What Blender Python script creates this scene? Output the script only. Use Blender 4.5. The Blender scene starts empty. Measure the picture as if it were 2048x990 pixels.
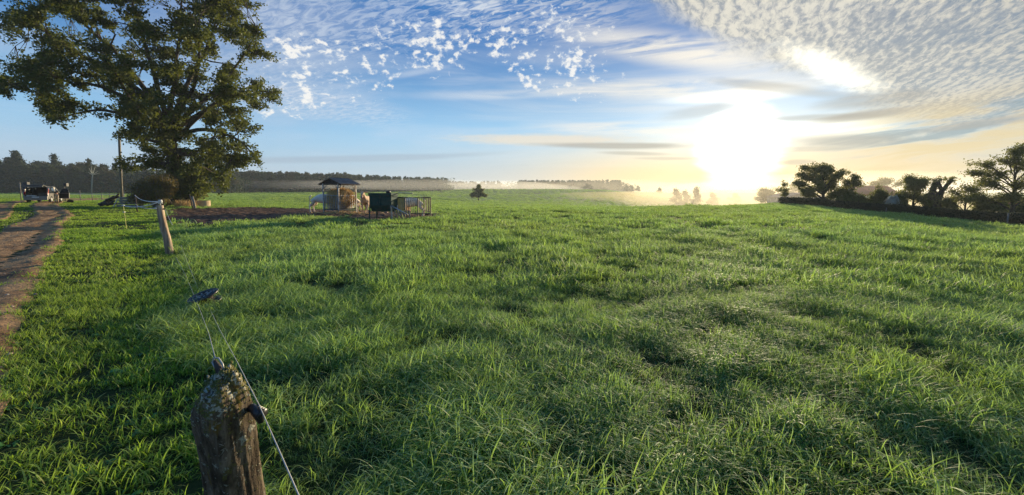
import bpy, math, random
import numpy as np
from math import radians as R
from mathutils import Vector, Matrix
random.seed(7)
rng = np.random.default_rng(11)
S = bpy.context.scene
COL = S.collection

# ------------------------------------------------------------------ camera
F = 820.0; HY = 385.0; PITCH = R(5.0); EYE = 1.6
CY = HY + F*math.tan(PITCH)
cd = bpy.data.cameras.new('camera'); cam = bpy.data.objects.new('camera', cd); COL.objects.link(cam)
cam.location = (0, 0, EYE); cam.rotation_euler = (R(90)-PITCH, 0, 0)
cd.sensor_width = 36; cd.lens = 36*F/2048; cd.shift_y = -(495-CY)/2048
cd.clip_start = 0.05; cd.clip_end = 20000
S.camera = cam
def at(px, py, Y):
    """world point seen at photograph pixel (px,py) at forward distance Y"""
    a = (px-1024)/F; b = -(py-CY)/F; c, s = math.cos(PITCH), math.sin(PITCH)
    d = (a, b*s+c, b*c-s); t = Y/d[1]
    return Vector((d[0]*t, Y, EYE+d[2]*t))

# ------------------------------------------------------------------ exposure and sampling
S.view_settings.view_transform = 'Standard'; S.view_settings.look = 'None'
S.view_settings.exposure = 0.8; S.view_settings.gamma = 1.0; S.view_settings.use_curve_mapping = False
S.render.engine = 'CYCLES'
S.cycles.use_denoising = True; S.cycles.denoiser = 'OPENIMAGEDENOISE'; S.cycles.denoising_input_passes = 'RGB_ALBEDO_NORMAL'; S.cycles.denoising_prefilter = 'NONE'
S.cycles.max_bounces = 6; S.cycles.diffuse_bounces = 3; S.cycles.glossy_bounces = 2
S.cycles.transmission_bounces = 4; S.cycles.transparent_max_bounces = 8; S.cycles.volume_bounces = 1
S.cycles.caustics_reflective = False; S.cycles.caustics_refractive = False

# ------------------------------------------------------------------ sun
SUN_AZ = math.atan((1462-1024)/F); SUN_EL = R(7.5)
sl = bpy.data.lights.new('sun', 'SUN'); sun = bpy.data.objects.new('sun', sl); COL.objects.link(sun)
sl.energy = 5.0; sl.angle = R(0.6); sl.color = (1.0, 0.82, 0.54)
SD = Vector((math.sin(SUN_AZ)*math.cos(SUN_EL), math.cos(SUN_AZ)*math.cos(SUN_EL), math.sin(SUN_EL)))
sun.rotation_euler = SD.to_track_quat('Z', 'Y').to_euler(); sun.location = (60, 60, 60)

HAZE_D = 0.00030
# ground mist: label, column, distance, height of centre, half sizes, density
BANKS = [('warm mist hanging round the farm trees', 1640, 92, 2, 46, 32, 6.5, .0034, .5, (.98, .90, .76)),
         ('white mist lying in front of the long wood', 770, 225, 4.6, 70, 14, 2.9, .0080, .5),
         ('thin mist at the foot of the left end of the long wood', 600, 205, 4.2, 44, 12, 2.4, .0035, .5),
         ('mist spilling from the skyline gap', 960, 400, 1, 100, 34, 8, .008, .4),
         ('golden mist filling the valley below the sun', 1440, 250, 3, 130, 110, 7, .0065, .25, (.92, .75, .50)),
         ('mist between the ridge and the hilltop wood', 1200, 440, 1, 130, 50, 9, .0028, .35, (.98, .88, .70))]
# ------------------------------------------------------------------ node expression helper
class E:
    """a socket with arithmetic, so node graphs can be written as expressions"""
    def __init__(s, nt, sock): s.nt = nt; s.s = sock
    def _m(s, op, *o, clamp=False):
        n = s.nt.nodes.new('ShaderNodeMath'); n.operation = op; n.use_clamp = clamp
        for i, v in enumerate((s,)+o):
            if isinstance(v, E): s.nt.links.new(v.s, n.inputs[i])
            else: n.inputs[i].default_value = float(v)
        return E(s.nt, n.outputs[0])
    def __add__(s, o): return s._m('ADD', o)
    __radd__ = __add__
    def __mul__(s, o): return s._m('MULTIPLY', o)
    __rmul__ = __mul__
    def __sub__(s, o): return s._m('SUBTRACT', o)
    def __rsub__(s, o): return (s*-1.0)+o
    def __truediv__(s, o): return s._m('DIVIDE', o)
    def __pow__(s, o): return s._m('POWER', o)
    def max(s, o): return s._m('MAXIMUM', o)
    def min(s, o): return s._m('MINIMUM', o)
    def clamp(s): return s._m('ADD', 0.0, clamp=True)
    def fn(s, op, *o): return s._m(op, *o)
    def ss(s, a, b, lo=0.0, hi=1.0):
        n = s.nt.nodes.new('ShaderNodeMapRange'); n.interpolation_type = 'SMOOTHSTEP'
        s.nt.links.new(s.s, n.inputs['Value'])
        n.inputs['From Min'].default_value = a; n.inputs['From Max'].default_value = b
        n.inputs['To Min'].default_value = lo; n.inputs['To Max'].default_value = hi
        return E(s.nt, n.outputs['Result'])
def xyz(nt, x, y, z=0.0):
    n = nt.nodes.new('ShaderNodeCombineXYZ')
    for i, v in enumerate((x, y, z)):
        if isinstance(v, E): nt.links.new(v.s, n.inputs[i])
        else: n.inputs[i].default_value = float(v)
    return n.outputs[0]
def noise(nt, vec, scale, detail=4, rough=0.55, dist=0.0, color=False):
    n = nt.nodes.new('ShaderNodeTexNoise'); n.inputs['Scale'].default_value = scale
    n.inputs['Detail'].default_value = detail; n.inputs['Roughness'].default_value = rough
    n.inputs['Distortion'].default_value = dist
    if vec is not None: nt.links.new(vec, n.inputs['Vector'])
    return n.outputs['Color'] if color else E(nt, n.outputs['Fac'])
def mixc(nt, f, a, b, mode='MIX'):
    n = nt.nodes.new('ShaderNodeMix'); n.data_type = 'RGBA'; n.blend_type = mode; n.clamp_factor = True
    for k, v in ((0, f), (6, a), (7, b)):
        if isinstance(v, E): nt.links.new(v.s, n.inputs[k])
        elif isinstance(v, bpy.types.NodeSocket): nt.links.new(v, n.inputs[k])
        elif k == 0: n.inputs[0].default_value = v
        else: n.inputs[k].default_value = (*v[:3], 1)
    return n.outputs[2]

# ------------------------------------------------------------------ sky
W = bpy.data.worlds.new('World'); S.world = W; W.use_nodes = True
nt = W.node_tree; nt.nodes.clear()
tc = nt.nodes.new('ShaderNodeTexCoord'); sep = nt.nodes.new('ShaderNodeSeparateXYZ')
nt.links.new(tc.outputs['Generated'], sep.inputs[0])
dx, dy, dz = (E(nt, sep.outputs[i]) for i in range(3))
az = dx.fn('ARCTAN2', dy)*57.2958            # degrees, 0 ahead, right positive
el = dz.fn('ARCSINE')*57.2958
sky = nt.nodes.new('ShaderNodeTexSky'); sky.sky_type = 'NISHITA'; sky.sun_disc = False
sky.sun_elevation = SUN_EL; sky.sun_rotation = SUN_AZ
sky.air_density = 1.0; sky.dust_density = 0.6; sky.ozone_density = 2.5
hs = nt.nodes.new('ShaderNodeHueSaturation'); hs.inputs['Saturation'].default_value = 1.2
nt.links.new(sky.outputs[0], hs.inputs['Color'])
K = 10.0   # cloud colours below are written as seen; the background strength is 1/K
h = dz.max(0.0)+0.06
P = xyz(nt, dx/h, dy/h)                      # cloud layer seen in perspective
ca = math.cos(R(31)); sa = math.sin(R(31))
cc = (dx*ca-dy*sa)/h; ll = (dx*sa+dy*ca)/h   # across and along the cloud rows
dist = (SD.x*dx+SD.y*dy+SD.z*dz).min(1.0).fn('ARCCOSINE')*57.2958   # degrees from the sun
def blob(a0, e0, wa, we, rot=0.0, soft=0.35, amt=0.0, nz=None):
    c, s = math.cos(R(rot)), math.sin(R(rot)); u = az-a0; v = el-e0
    p = (u*c+v*s)/wa; q = (v*c-u*s)/we
    d = (p*p+q*q).fn('SQRT')
    if nz is not None: d = d+(nz-0.5)*amt
    return d.ss(1+soft, 1-soft)
def px(x, y):
    a = math.atan((x-1024)/F); return math.degrees(a), math.degrees(math.atan((HY-y)/F*math.cos(a)))
nL = noise(nt, P, 1.1, 5, 0.6)                          # large
nM = noise(nt, P, 5.0, 5, 0.6, 0.3)
nF = noise(nt, P, 17.0, 4, 0.6, 0.2)
# wispy streaks that run sideways
stv = xyz(nt, az*0.02, el*0.16)
nS = noise(nt, stv, 1.6, 6, 0.6, 0.6); nS2 = noise(nt, xyz(nt, az*0.035+5, el*0.3), 2.2, 6, 0.6, 0.5)
base = hs.outputs[0]
# our scene sky: tinted gradient on top of the physical one
lowf = el.ss(0, 15, 1, 0)
vz = el.ss(3, 21)
near = dist.ss(55, 5)
blue = mixc(nt, vz, (0.20*K, 0.39*K, 0.57*K), (0.010*K, 0.095*K, 0.29*K))
base = mixc(nt, 0.82, base, blue)
# warm and pale air along the horizon
hor = mixc(nt, dist.ss(52, 14), (0.25*K, 0.30*K, 0.36*K), mixc(nt, dist.ss(32, 10), (0.40*K, 0.33*K, 0.255*K), (0.62*K, 0.38*K, 0.09*K)))
base = mixc(nt, (el.ss(9.5, 0)*0.88), base, hor)
def layer(base, mask, col): return mixc(nt, mask, base, col)
lit = mixc(nt, dist.ss(45, 8), (0.36*K, 0.41*K, 0.48*K), (0.60*K, 0.55*K, 0.46*K))
grey = mixc(nt, dist.ss(40, 12), (0.18*K, 0.22*K, 0.28*K), (0.25*K, 0.23*K, 0.19*K))
# thin veil, left and centre
veil = (nS.ss(0.40, 0.72)*el.ss(1, 5)*el.ss(26, 15)*0.36)
base = layer(base, veil, lit)
fine = noise(nt, xyz(nt, cc*1.0, ll*2.6), 9.0, 4, 0.62, 0.9)
ripv = (blob(*px(760, 40), 17, 4.0, 8, 0.5)*0.75+blob(*px(660, 215), 9, 1.7, -6, 0.5)*0.8+blob(*px(1050, 30), 13, 3.2, -6, 0.5)*0.6+blob(*px(560, 130), 7, 5, 0, 0.6)*0.5)
base = layer(base, ripv*fine.ss(0.36, 0.66)*0.75, lit)
base = layer(base, blob(*px(520, 90), 11, 9, 0, 0.7, 0.8, nL)*0.40, (0.24*K, 0.29*K, 0.38*K))
# puffs
pz = noise(nt, xyz(nt, az*0.8+el*0.25, el*1.15-az*0.2), 0.92, 4, 0.60, 0.15); pz2 = noise(nt, xyz(nt, az, el*1.2), 0.16, 3, 0.5)
pm_ = (blob(*px(660, 150), 8.5, 3.6, -8, 0.5)+blob(*px(850, 100), 9.5, 4.2, 6, 0.5)+blob(*px(1060, 95), 5.5, 6.5, 0, 0.5)+blob(*px(1180, 130), 7.5, 6.0, 0, 0.5)*0.75+blob(*px(580, 210), 5, 2.2, -5, 0.6)).min(1.0)
puff = ((pz+(pz2-0.5)*0.5+(pm_-1.0)*0.30).ss(0.475, 0.66))*pm_.ss(0.02, 0.3)
pcol = mixc(nt, (pz+(pz2-0.5)*0.5).ss(0.50, 0.66), (0.33*K, 0.39*K, 0.47*K), (0.60*K, 0.58*K, 0.54*K))
base = layer(base, puff*0.82, pcol)
# crossing cirrus bands centre to right
cir = (blob(*px(1330, 110), 13, 1.7, -13, 0.6, 0.9, nS2)+blob(*px(1330, 185), 15, 1.3, -4, 0.6, 1.0, nS2)*0.9+blob(*px(1250, 260), 11, 0.8, -3, 0.6, 0.9, nS2)+blob(*px(1010, 195), 12, 0.5, 2, 0.7, 0.9, nS2)*0.6+blob(*px(800, 160), 7, 0.35, 14, 0.7, 0.4, nS2)*0.5).min(1.0)
base = layer(base, cir*nS2.ss(0.30, 0.60)*0.8, lit)
# the rippled sheet, upper right
edge = el-(24.6-(az-14)*0.60).max(5.5)+(nL-0.5)*7+(nM-0.5)*3
sheet = edge.ss(-0.9, 2.6)*az.ss(8, 14)*az.ss(150, 95)
wob = (noise(nt, P, 1.4, 3, 0.5)-0.5)*1.1+(nM-0.5)*0.42
row = ((cc+wob*0.30)*95.0+(ll)*4.0).fn('SINE')*0.5+0.5
lump = noise(nt, xyz(nt, cc*3.4, ll*1.1), 12.0, 5, 0.66, 0.6)
wv = dist.ss(44, 16, 0.12, 0.42)*nL.ss(0.3, 0.6, 0.4, 1.0)
rr = (row*wv*0.6+lump*1.45-0.20+(nL-0.5)*1.0+(nM-0.5)*0.35)
dens = rr.ss(0.32, 0.92)
shade = mixc(nt, dens, mixc(nt, dist.ss(34, 10), (0.075*K, 0.115*K, 0.165*K), (0.19*K, 0.20*K, 0.20*K)), mixc(nt, dist.ss(36, 12), (0.26*K, 0.255*K, 0.235*K), (0.44*K, 0.42*K, 0.365*K)))
base = layer(base, sheet*(0.80+0.18*dens), shade)
# grey-blue gaps and yellow bands right of the sun, lower down
nB = noise(nt, xyz(nt, az*0.03+3, (el+az*-0.12)*0.22), 2.4, 5, 0.6, 0.8)
band = az.ss(33, 42)*el.ss(10.5, 6)*az.ss(150, 95)
base = layer(base, band*nB.ss(0.40, 0.62)*0.75, (0.47*K, 0.36*K, 0.17*K))
base = layer(base, band*nB.ss(0.52, 0.36)*el.ss(2, 5)*0.7, (0.12*K, 0.18*K, 0.21*K))
base = layer(base, blob(*px(1090, 282), 11, 0.7, -1, 0.5, 0.9, nM)*0.7, (0.52*K, 0.44*K, 0.33*K))
# blown-out light round the sun
g1 = (dist.ss(24, 2)**2.6)
cloudy = 0.55+nS2*0.9
core = (blob(*px(1472, 300), 4.2, 4.7, 0, 0.34, 0.9, nS2))
glow2 = blob(*px(1645, 145), 4.2, 1.0, -33, 0.85, 1.1, nM)+blob(*px(1460, 198), 6.5, 0.6, -1, 0.6, 0.8, nS2)*0.5+blob(*px(1640, 258), 5, 0.8, -3, 0.6, 0.8, nS2)*0.5
add = nt.nodes.new('ShaderNodeVectorMath'); add.operation = 'SCALE'; add.inputs[0].default_value = (1.0, 0.90, 0.66)
nt.links.new(((g1*cloudy*0.07+core*0.9+glow2*0.5)*K).s, add.inputs['Scale'])
fin = mixc(nt, 1.0, base, add.outputs[0], 'ADD')
for (x, y, w, t, rt, am) in ((1210, 293, 9, 0.40, -2, 0.75), (1620, 238, 4.5, 0.30, -3, 0.45), (1400, 225, 4.5, 0.7, 5, 0.35), (1540, 182, 6, 0.55, -14, 0.45), (1330, 318, 3.5, 0.2, -2, 0.4), (1600, 300, 4, 0.25, -2, 0.35), (1260, 308, 4, 0.25, -3, 0.5), (720, 318, 17, 0.42, 3, 0.42), (1730, 205, 4.2, 0.7, 0, 0.5), (1720, 233, 4.0, 0.45, 3, 0.7), (1690, 283, 4.0, 0.6, -3, 0.5), (1585, 325, 1.6, 0.28, 0, 0.5), (1960, 248, 5, 0.35, 4, 0.6)):
    a0, e0 = px(x, y)
    fin = layer(fin, blob(a0, e0, w, t, rt, 0.5, 0.9, nS2)*am, grey)
bg = nt.nodes.new('ShaderNodeBackground'); bg.inputs['Strength'].default_value = 1.0/K
nt.links.new(fin, bg.inputs['Color'])
wo = nt.nodes.new('ShaderNodeOutputWorld'); nt.links.new(bg.outputs[0], wo.inputs[0])
W.cycles.sampling_method = 'MANUAL'; W.cycles.sample_map_resolution = 1024

# ------------------------------------------------------------------ terrain height
AZK = np.array([-180, -75, -51, -40, -25, -12, -5, 5, 12, 18, 23, 35, 42, 51, 75, 180.])
DK = np.array([0, 20, 38, 50, 68, 110, 160, 230, 330, 500, 800, 1600.])
ZT = np.array([
 [0, 0, 0, 0, 0, 0, 0, 0, 0, 0, 0, 0],
 [0, .05, .2, .4, .6, .8, .9, 1.0, 1.2, 2, 3, 3],
 [0, .02, .12, .3, .6, .8, .9, 1.1, 1.6, 3, 4, 3],
 [0, 0, .03, .08, .2, .5, .8, 1.1, 2.0, 3, 4, 3],
 [0, 0, 0, 0, .05, .2, .6, 1.3, 2.8, 4, 4, 3],
 [0, 0, 0, -.1, -.2, -.4, -.1, 1.0, 3.4, 4, 3, 2],
 [0, 0, 0, -.3, -.7, -1.2, -1.4, .4, 4.2, 2, -2, 1],
 [0, 0, 0, -.3, -.7, -1.5, -1.6, .1, 4.3, 4, 2, 1],
 [0, 0, 0, -.3, -.8, -2.2, -2.6, -1.0, 3.6, 5, 3, 1],
 [0, 0, 0, -.2, -.9, -3.6, -5, -4, -1, 2, 2, 1],
 [0, 0, .0, .0, -.6, -4.5, -7, -8, -5, -1, 1, 1],
 [0, 0, -.1, -.05, .0, -2.2, -6, -9, -8, -3, 0, 1],
 [0, 0, -.2, -.4, -.7, -1.6, -4, -6, -6, -3, 0, 1],
 [0, -.1, -.6, -.9, -1.2, -2.2, -4, -6, -6, -3, 0, 1],
 [0, -.1, -.4, -.6, -.8, -1.2, -2, -3, -3, -2, 0, 1],
 [0, 0, 0, 0, 0, 0, 0, 0, 0, 0, 0, 0.]])
def T(x, y):
    x = np.asarray(x, float); y = np.asarray(y, float)
    a = np.degrees(np.arctan2(x, y)); d = np.minimum(np.hypot(x, y), 1599.)
    i = np.clip(np.searchsorted(AZK, a, 'right')-1, 0, len(AZK)-2); j = np.clip(np.searchsorted(DK, d, 'right')-1, 0, len(DK)-2)
    u = (a-AZK[i])/(AZK[i+1]-AZK[i]); v = (d-DK[j])/(DK[j+1]-DK[j])
    u = u*u*(3-2*u); v = .5*v+.5*v*v*(3-2*v)
    z = (ZT[i, j]*(1-u)+ZT[i+1, j]*u)*(1-v)+(ZT[i, j+1]*(1-u)+ZT[i+1, j+1]*u)*v
    b = np.sin(x*.83+1.3*np.sin(y*.31))*np.sin(y*.71+1.1*np.sin(x*.37))*.035+np.sin(x*.21+2)*np.sin(y*.17+1)*.06
    return z+b*np.clip(d/6, 0, 1)*np.clip(1.4-d/200, 0, 1)
def gz(x, y): return float(T(x, y))
cam.location.z = EYE
def gp(px, py):
    """ground point seen at photograph pixel"""
    lo = 1.0
    for k in range(900):
        Y = 1.0*1.008**k; p = at(px, py, Y)
        if p.z < gz(p.x, p.y): return Vector((p.x, p.y, gz(p.x, p.y)))
    return Vector((p.x, p.y, gz(p.x, p.y)))
def gx(px, Y):
    """ground point under column px at forward distance Y"""
    X = (px-1024)/F*Y
    return Vector((X, Y, gz(X, Y)))
def inpoly(x, y, P):
    r = np.zeros(x.shape, bool); n = len(P)
    for i in range(n):
        x1, y1 = P[i][0], P[i][1]; x2, y2 = P[(i+1) % n][0], P[(i+1) % n][1]
        if y1 == y2: continue
        c = ((y1 > y) != (y2 > y)) & (x < (x2-x1)*(y-y1)/(y2-y1)+x1)
        r ^= c
    return r

# ------------------------------------------------------------------ materials
def mat(name, c1, c2=None, scale=4.0, rough=0.85, bump=0.0, bscale=None, detail=5, metal=0.0, c3=None, s3=1.0, spec=0.3, stretch=None, trans=0.0, tcol=None, contrast=(0.35, 0.65), coord='Object', rand=0.0):
    m = bpy.data.materials.new(name); m.use_nodes = True; nt = m.node_tree; nt.nodes.clear()
    out = nt.nodes.new('ShaderNodeOutputMaterial'); b = nt.nodes.new('ShaderNodeBsdfPrincipled')
    b.inputs['Roughness'].default_value = rough; b.inputs['Metallic'].default_value = metal
    b.inputs['Specular IOR Level'].default_value = spec
    tcn = nt.nodes.new('ShaderNodeTexCoord'); vec = tcn.outputs[coord]
    if stretch:
        mp = nt.nodes.new('ShaderNodeMapping'); mp.inputs['Scale'].default_value = stretch; nt.links.new(vec, mp.inputs[0]); vec = mp.outputs[0]
    c = (*c1, 1)
    if c2 is not None:
        n = noise(nt, vec, scale, detail, 0.6); c = mixc(nt, n.ss(*contrast), c1, c2)
        if c3 is not None: c = mixc(nt, noise(nt, vec, s3, 4, 0.6).ss(0.5, 0.68), c, c3)
    if rand:
        oi = nt.nodes.new('ShaderNodeObjectInfo'); r = E(nt, oi.outputs['Random'])*rand*2+(1-rand)
        mm = nt.nodes.new('ShaderNodeVectorMath'); mm.operation = 'SCALE'
        if isinstance(c, tuple): mm.inputs[0].default_value = c[:3]
        else: nt.links.new(c, mm.inputs[0])
        nt.links.new(r.s, mm.inputs['Scale']); c = mm.outputs[0]
    if isinstance(c, tuple): b.inputs['Base Color'].default_value = c
    else: nt.links.new(c, b.inputs['Base Color'])
    if bump:
        bn = nt.nodes.new('ShaderNodeBump'); bn.inputs['Strength'].default_value = 1.0; bn.inputs['Distance'].default_value = bump
        nb = noise(nt, vec, bscale or scale, 6, 0.65); nt.links.new(nb.s, bn.inputs['Height']); nt.links.new(bn.outputs[0], b.inputs['Normal'])
    sh = b.outputs[0]
    if trans:
        tr = nt.nodes.new('ShaderNodeBsdfTranslucent')
        if tcol: tr.inputs['Color'].default_value = (*tcol, 1)
        elif not isinstance(c, tuple): nt.links.new(c, tr.inputs['Color'])
        else: tr.inputs['Color'].default_value = c
        mx = nt.nodes.new('ShaderNodeMixShader'); mx.inputs[0].default_value = trans
        nt.links.new(sh, mx.inputs[1]); nt.links.new(tr.outputs[0], mx.inputs[2]); sh = mx.outputs[0]
    nt.links.new(sh, out.inputs[0]); return m

def grass_mat(name, root, tip, tip2, trans, tcol, dew=0.25, tip3=(0.24, 0.30, 0.05)):
    m = bpy.data.materials.new(name); m.use_nodes = True; nt = m.node_tree; nt.nodes.clear()
    out = nt.nodes.new('ShaderNodeOutputMaterial'); b = nt.nodes.new('ShaderNodeBsdfPrincipled')
    uv = nt.nodes.new('ShaderNodeUVMap'); sp = nt.nodes.new('ShaderNodeSeparateXYZ'); nt.links.new(uv.outputs[0], sp.inputs[0])
    t = E(nt, sp.outputs[1]); rnd = E(nt, sp.outputs[0])
    oi = nt.nodes.new('ShaderNodeObjectInfo')
    geo = nt.nodes.new('ShaderNodeNewGeometry')
    n1 = noise(nt, geo.outputs['Position'], 0.35, 3, 0.55)
    tipc = mixc(nt, n1.ss(0.38, 0.64), tip, tip2)
    n0 = noise(nt, geo.outputs['Position'], 0.09, 3, 0.55)
    tipc = mixc(nt, n0.ss(0.42, 0.60)*0.75, tipc, tip3)
    tipc = mixc(nt, rnd.ss(0.76, 1.0)*0.85, tipc, (0.44, 0.41, 0.16))
    c = mixc(nt, t.ss(0.0, 0.6), root, tipc)  # roots painted dark and tips bright, as shaded hollows against lit tips
    c = mixc(nt, (t.ss(0.25, 0.9)*(rnd*7.3).fn('FRACT').ss(0.2, 0.9)*dew), c, (0.50, 0.70, 0.44))   # dew lies on the blades
    nt.links.new(c, b.inputs['Base Color']); b.inputs['Roughness'].default_value = 0.6; b.inputs['Specular IOR Level'].default_value = 0.32
    tr = nt.nodes.new('ShaderNodeBsdfTranslucent'); tc_ = mixc(nt, 0.5, tcol, c); nt.links.new(tc_, tr.inputs['Color'])
    mx = nt.nodes.new('ShaderNodeMixShader'); mx.inputs[0].default_value = trans
    nt.links.new(b.outputs[0], mx.inputs[1]); nt.links.new(tr.outputs[0], mx.inputs[2]); nt.links.new(mx.outputs[0], out.inputs[0])
    return m
M = {}
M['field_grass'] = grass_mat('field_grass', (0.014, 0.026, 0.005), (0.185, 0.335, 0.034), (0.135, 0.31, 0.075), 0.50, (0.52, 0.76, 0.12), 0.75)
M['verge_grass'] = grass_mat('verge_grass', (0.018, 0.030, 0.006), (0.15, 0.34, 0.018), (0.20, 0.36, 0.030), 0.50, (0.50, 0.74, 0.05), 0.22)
M['weed'] = mat('broad_leaf', (0.05, 0.16, 0.025), (0.09, 0.24, 0.04), 20, 0.4, 0, trans=0.3, rand=0.3, tcol=(0.15, 0.35, 0.03), spec=0.5)
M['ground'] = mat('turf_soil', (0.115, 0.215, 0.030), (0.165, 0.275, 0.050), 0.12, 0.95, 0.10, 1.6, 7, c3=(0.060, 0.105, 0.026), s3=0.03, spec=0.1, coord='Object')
def shaded_thatch_near(m):
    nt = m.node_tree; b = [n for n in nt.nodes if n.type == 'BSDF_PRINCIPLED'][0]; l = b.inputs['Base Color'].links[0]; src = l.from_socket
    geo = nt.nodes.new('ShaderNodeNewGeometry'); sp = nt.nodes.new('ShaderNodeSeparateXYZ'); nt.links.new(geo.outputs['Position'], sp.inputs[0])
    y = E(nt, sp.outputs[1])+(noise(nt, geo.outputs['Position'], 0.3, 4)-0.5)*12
    nt.links.new(mixc(nt, y.ss(64, 22), src, (0.030, 0.045, 0.012)), b.inputs['Base Color'])  # near thatch painted dark to deepen the shaded gaps under the blades
shaded_thatch_near(M['ground'])
M['dirt'] = mat('track_dirt', (0.22, 0.125, 0.06), (0.40, 0.26, 0.135), 1.0, 0.95, 0.07, 5, 8, c3=(0.17, 0.095, 0.048), s3=0.45, spec=0.15)
M['mud'] = mat('churned_mud', (0.060, 0.028, 0.014), (0.115, 0.058, 0.030), 2.5, 0.8, 0.05, 7, 8, c3=(0.20, 0.115, 0.065), s3=1.4, spec=0.3)
M['bark'] = mat('oak_bark', (0.045, 0.034, 0.026), (0.095, 0.075, 0.055), 3, 0.95, 0.06, 6, stretch=(2, 2, .4))
M['bark_grey'] = mat('grey_bark', (0.12, 0.11, 0.10), (0.22, 0.20, 0.18), 3, 0.95, 0.03, 6)
M['oak_leaf'] = mat('oak_leaf', (0.034, 0.068, 0.014), (0.082, 0.115, 0.024), 0.45, 0.60, 0, trans=0.34, tcol=(0.15, 0.17, 0.02), spec=0.2, c3=(0.060, 0.085, 0.016), s3=0.9)
M['bush_leaf'] = mat('bramble_leaf', (0.12, 0.14, 0.040), (0.19, 0.155, 0.060), 1.4, 0.55, 0, trans=0.3, tcol=(0.25, 0.17, 0.04), c3=(0.19, 0.10, 0.05), s3=2.0)
M['farm_leaf'] = mat('garden_leaf', (0.065, 0.095, 0.026), (0.115, 0.13, 0.040), 0.7, 0.7, 0, trans=0.4, tcol=(0.24, 0.25, 0.05))
M['hedge_leaf'] = mat('hedge_leaf', (0.040, 0.046, 0.020), (0.070, 0.065, 0.034), 1.4, 0.7, 0, trans=0.15, tcol=(0.08, 0.09, 0.02))
M['wood_leaf'] = mat('woodland_leaf', (0.022, 0.050, 0.026), (0.048, 0.074, 0.036), 0.25, 0.8, 0, trans=0.15, tcol=(0.12, 0.15, 0.05), rand=0.3)
M['wood_brown'] = mat('autumn_woodland_leaf', (0.050, 0.052, 0.024), (0.075, 0.066, 0.034), 0.3, 0.8, 0, trans=0.15, tcol=(0.16, 0.14, 0.06), rand=0.3)
M['pine'] = mat('pine_needles', (0.014, 0.030, 0.016), (0.028, 0.046, 0.022), 0.4, 0.8, 0, trans=0.08, tcol=(0.08, 0.12, 0.04), rand=0.3)
M['pale_leaf'] = mat('pale_drooping_leaf', (0.34, 0.36, 0.30), (0.48, 0.49, 0.42), 3, 0.8, 0, trans=0.3, tcol=(0.5, 0.5, 0.4))
M['post'] = mat('weathered_post', (0.26, 0.18, 0.12), (0.56, 0.43, 0.31), 9, 0.9, 0.015, 14, stretch=(1, 1, .16), c3=(0.16, 0.12, 0.09), s3=4)
M['old_wood'] = mat('old_grey_wood', (0.16, 0.14, 0.12), (0.30, 0.27, 0.23), 7, 0.9, 0.01, 14, stretch=(1, 1, .2))
M['dark_wood'] = mat('dark_wet_wood', (0.030, 0.024, 0.02), (0.07, 0.055, 0.045), 6, 0.85, 0.01, 12)
M['wire'] = mat('fence_wire', (0.45, 0.44, 0.40), rough=0.45, metal=0.3, spec=0.5)
M['tape'] = mat('white_tape', (0.75, 0.75, 0.72), (0.62, 0.62, 0.6), 8, 0.6)
M['black'] = mat('black_plastic', (0.018, 0.017, 0.018), (0.035, 0.033, 0.033), 20, 0.4, 0.0, spec=0.5)
M['white_plastic'] = mat('white_plastic', (0.72, 0.72, 0.70), (0.6, 0.6, 0.58), 9, 0.45)
M['concrete'] = mat('tan_concrete', (0.46, 0.33, 0.20), (0.55, 0.42, 0.27), 3, 0.9, 0.005, 20)
M['galv'] = mat('galvanised_steel', (0.42, 0.43, 0.45), (0.30, 0.30, 0.31), 6, 0.5, 0.0, metal=0.6, c3=(0.28, 0.22, 0.17), s3=3)
M['sheet'] = mat('roof_sheet', (0.15, 0.125, 0.11), (0.23, 0.20, 0.18), 3, 0.75, metal=0.0, c3=(0.20, 0.13, 0.09), s3=2)
M['rust'] = mat('rusty_steel', (0.26, 0.20, 0.13), (0.16, 0.11, 0.075), 6, 0.75, 0.002, metal=0.3)
M['green_paint'] = mat('dark_green_paint', (0.018, 0.055, 0.048), (0.028, 0.075, 0.062), 4, 0.8, spec=0.1, c3=(0.05, 0.06, 0.05), s3=6)
M['mesh_sheet'] = mat('yellowed_sheet', (0.38, 0.36, 0.24), (0.30, 0.33, 0.22), 4, 0.7, trans=0.3, tcol=(0.4, 0.4, 0.2), c3=(0.5, 0.42, 0.28), s3=3)
M['hay'] = mat('hay', (0.60, 0.38, 0.15), (0.80, 0.58, 0.28), 9, 0.85, 0.04, 14, stretch=(1, 1, .5), c3=(0.28, 0.16, 0.06), s3=6, trans=0.15)
M['cow'] = mat('cream_hide', (0.82, 0.68, 0.52), (0.88, 0.78, 0.64), 2.5, 0.8, 0.004, 30, c3=(0.50, 0.36, 0.25), s3=1.6)
M['cow_tan'] = mat('tan_hide', (0.60, 0.38, 0.23), (0.72, 0.52, 0.35), 2.5, 0.8, 0.004, 30, c3=(0.45, 0.26, 0.15), s3=1.6)
M['muzzle'] = mat('pink_muzzle', (0.50, 0.26, 0.20), rough=0.5)
M['silver'] = mat('silver_paint', (0.20, 0.19, 0.175), (0.16, 0.15, 0.14), 2, 0.38, metal=0.4, spec=0.5)
M['glass'] = mat('car_glass', (0.03, 0.04, 0.05), rough=0.08, spec=0.8)
M['tyre'] = mat('tyre_rubber', (0.02, 0.02, 0.02), (0.05, 0.045, 0.04), 8, 0.85)
M['red'] = mat('red_lens', (0.30, 0.02, 0.02), rough=0.2, spec=0.6)
M['dark_trim'] = mat('dark_interior', (0.015, 0.015, 0.017), (0.03, 0.03, 0.03), 10, 0.8)
M['dark_cloth'] = mat('dark_cloth', (0.015, 0.015, 0.02), (0.03, 0.03, 0.035), 20, 0.95)
M['tan_cloth'] = mat('pale_trousers', (0.42, 0.36, 0.30), (0.5, 0.44, 0.37), 20, 0.95)
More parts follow.
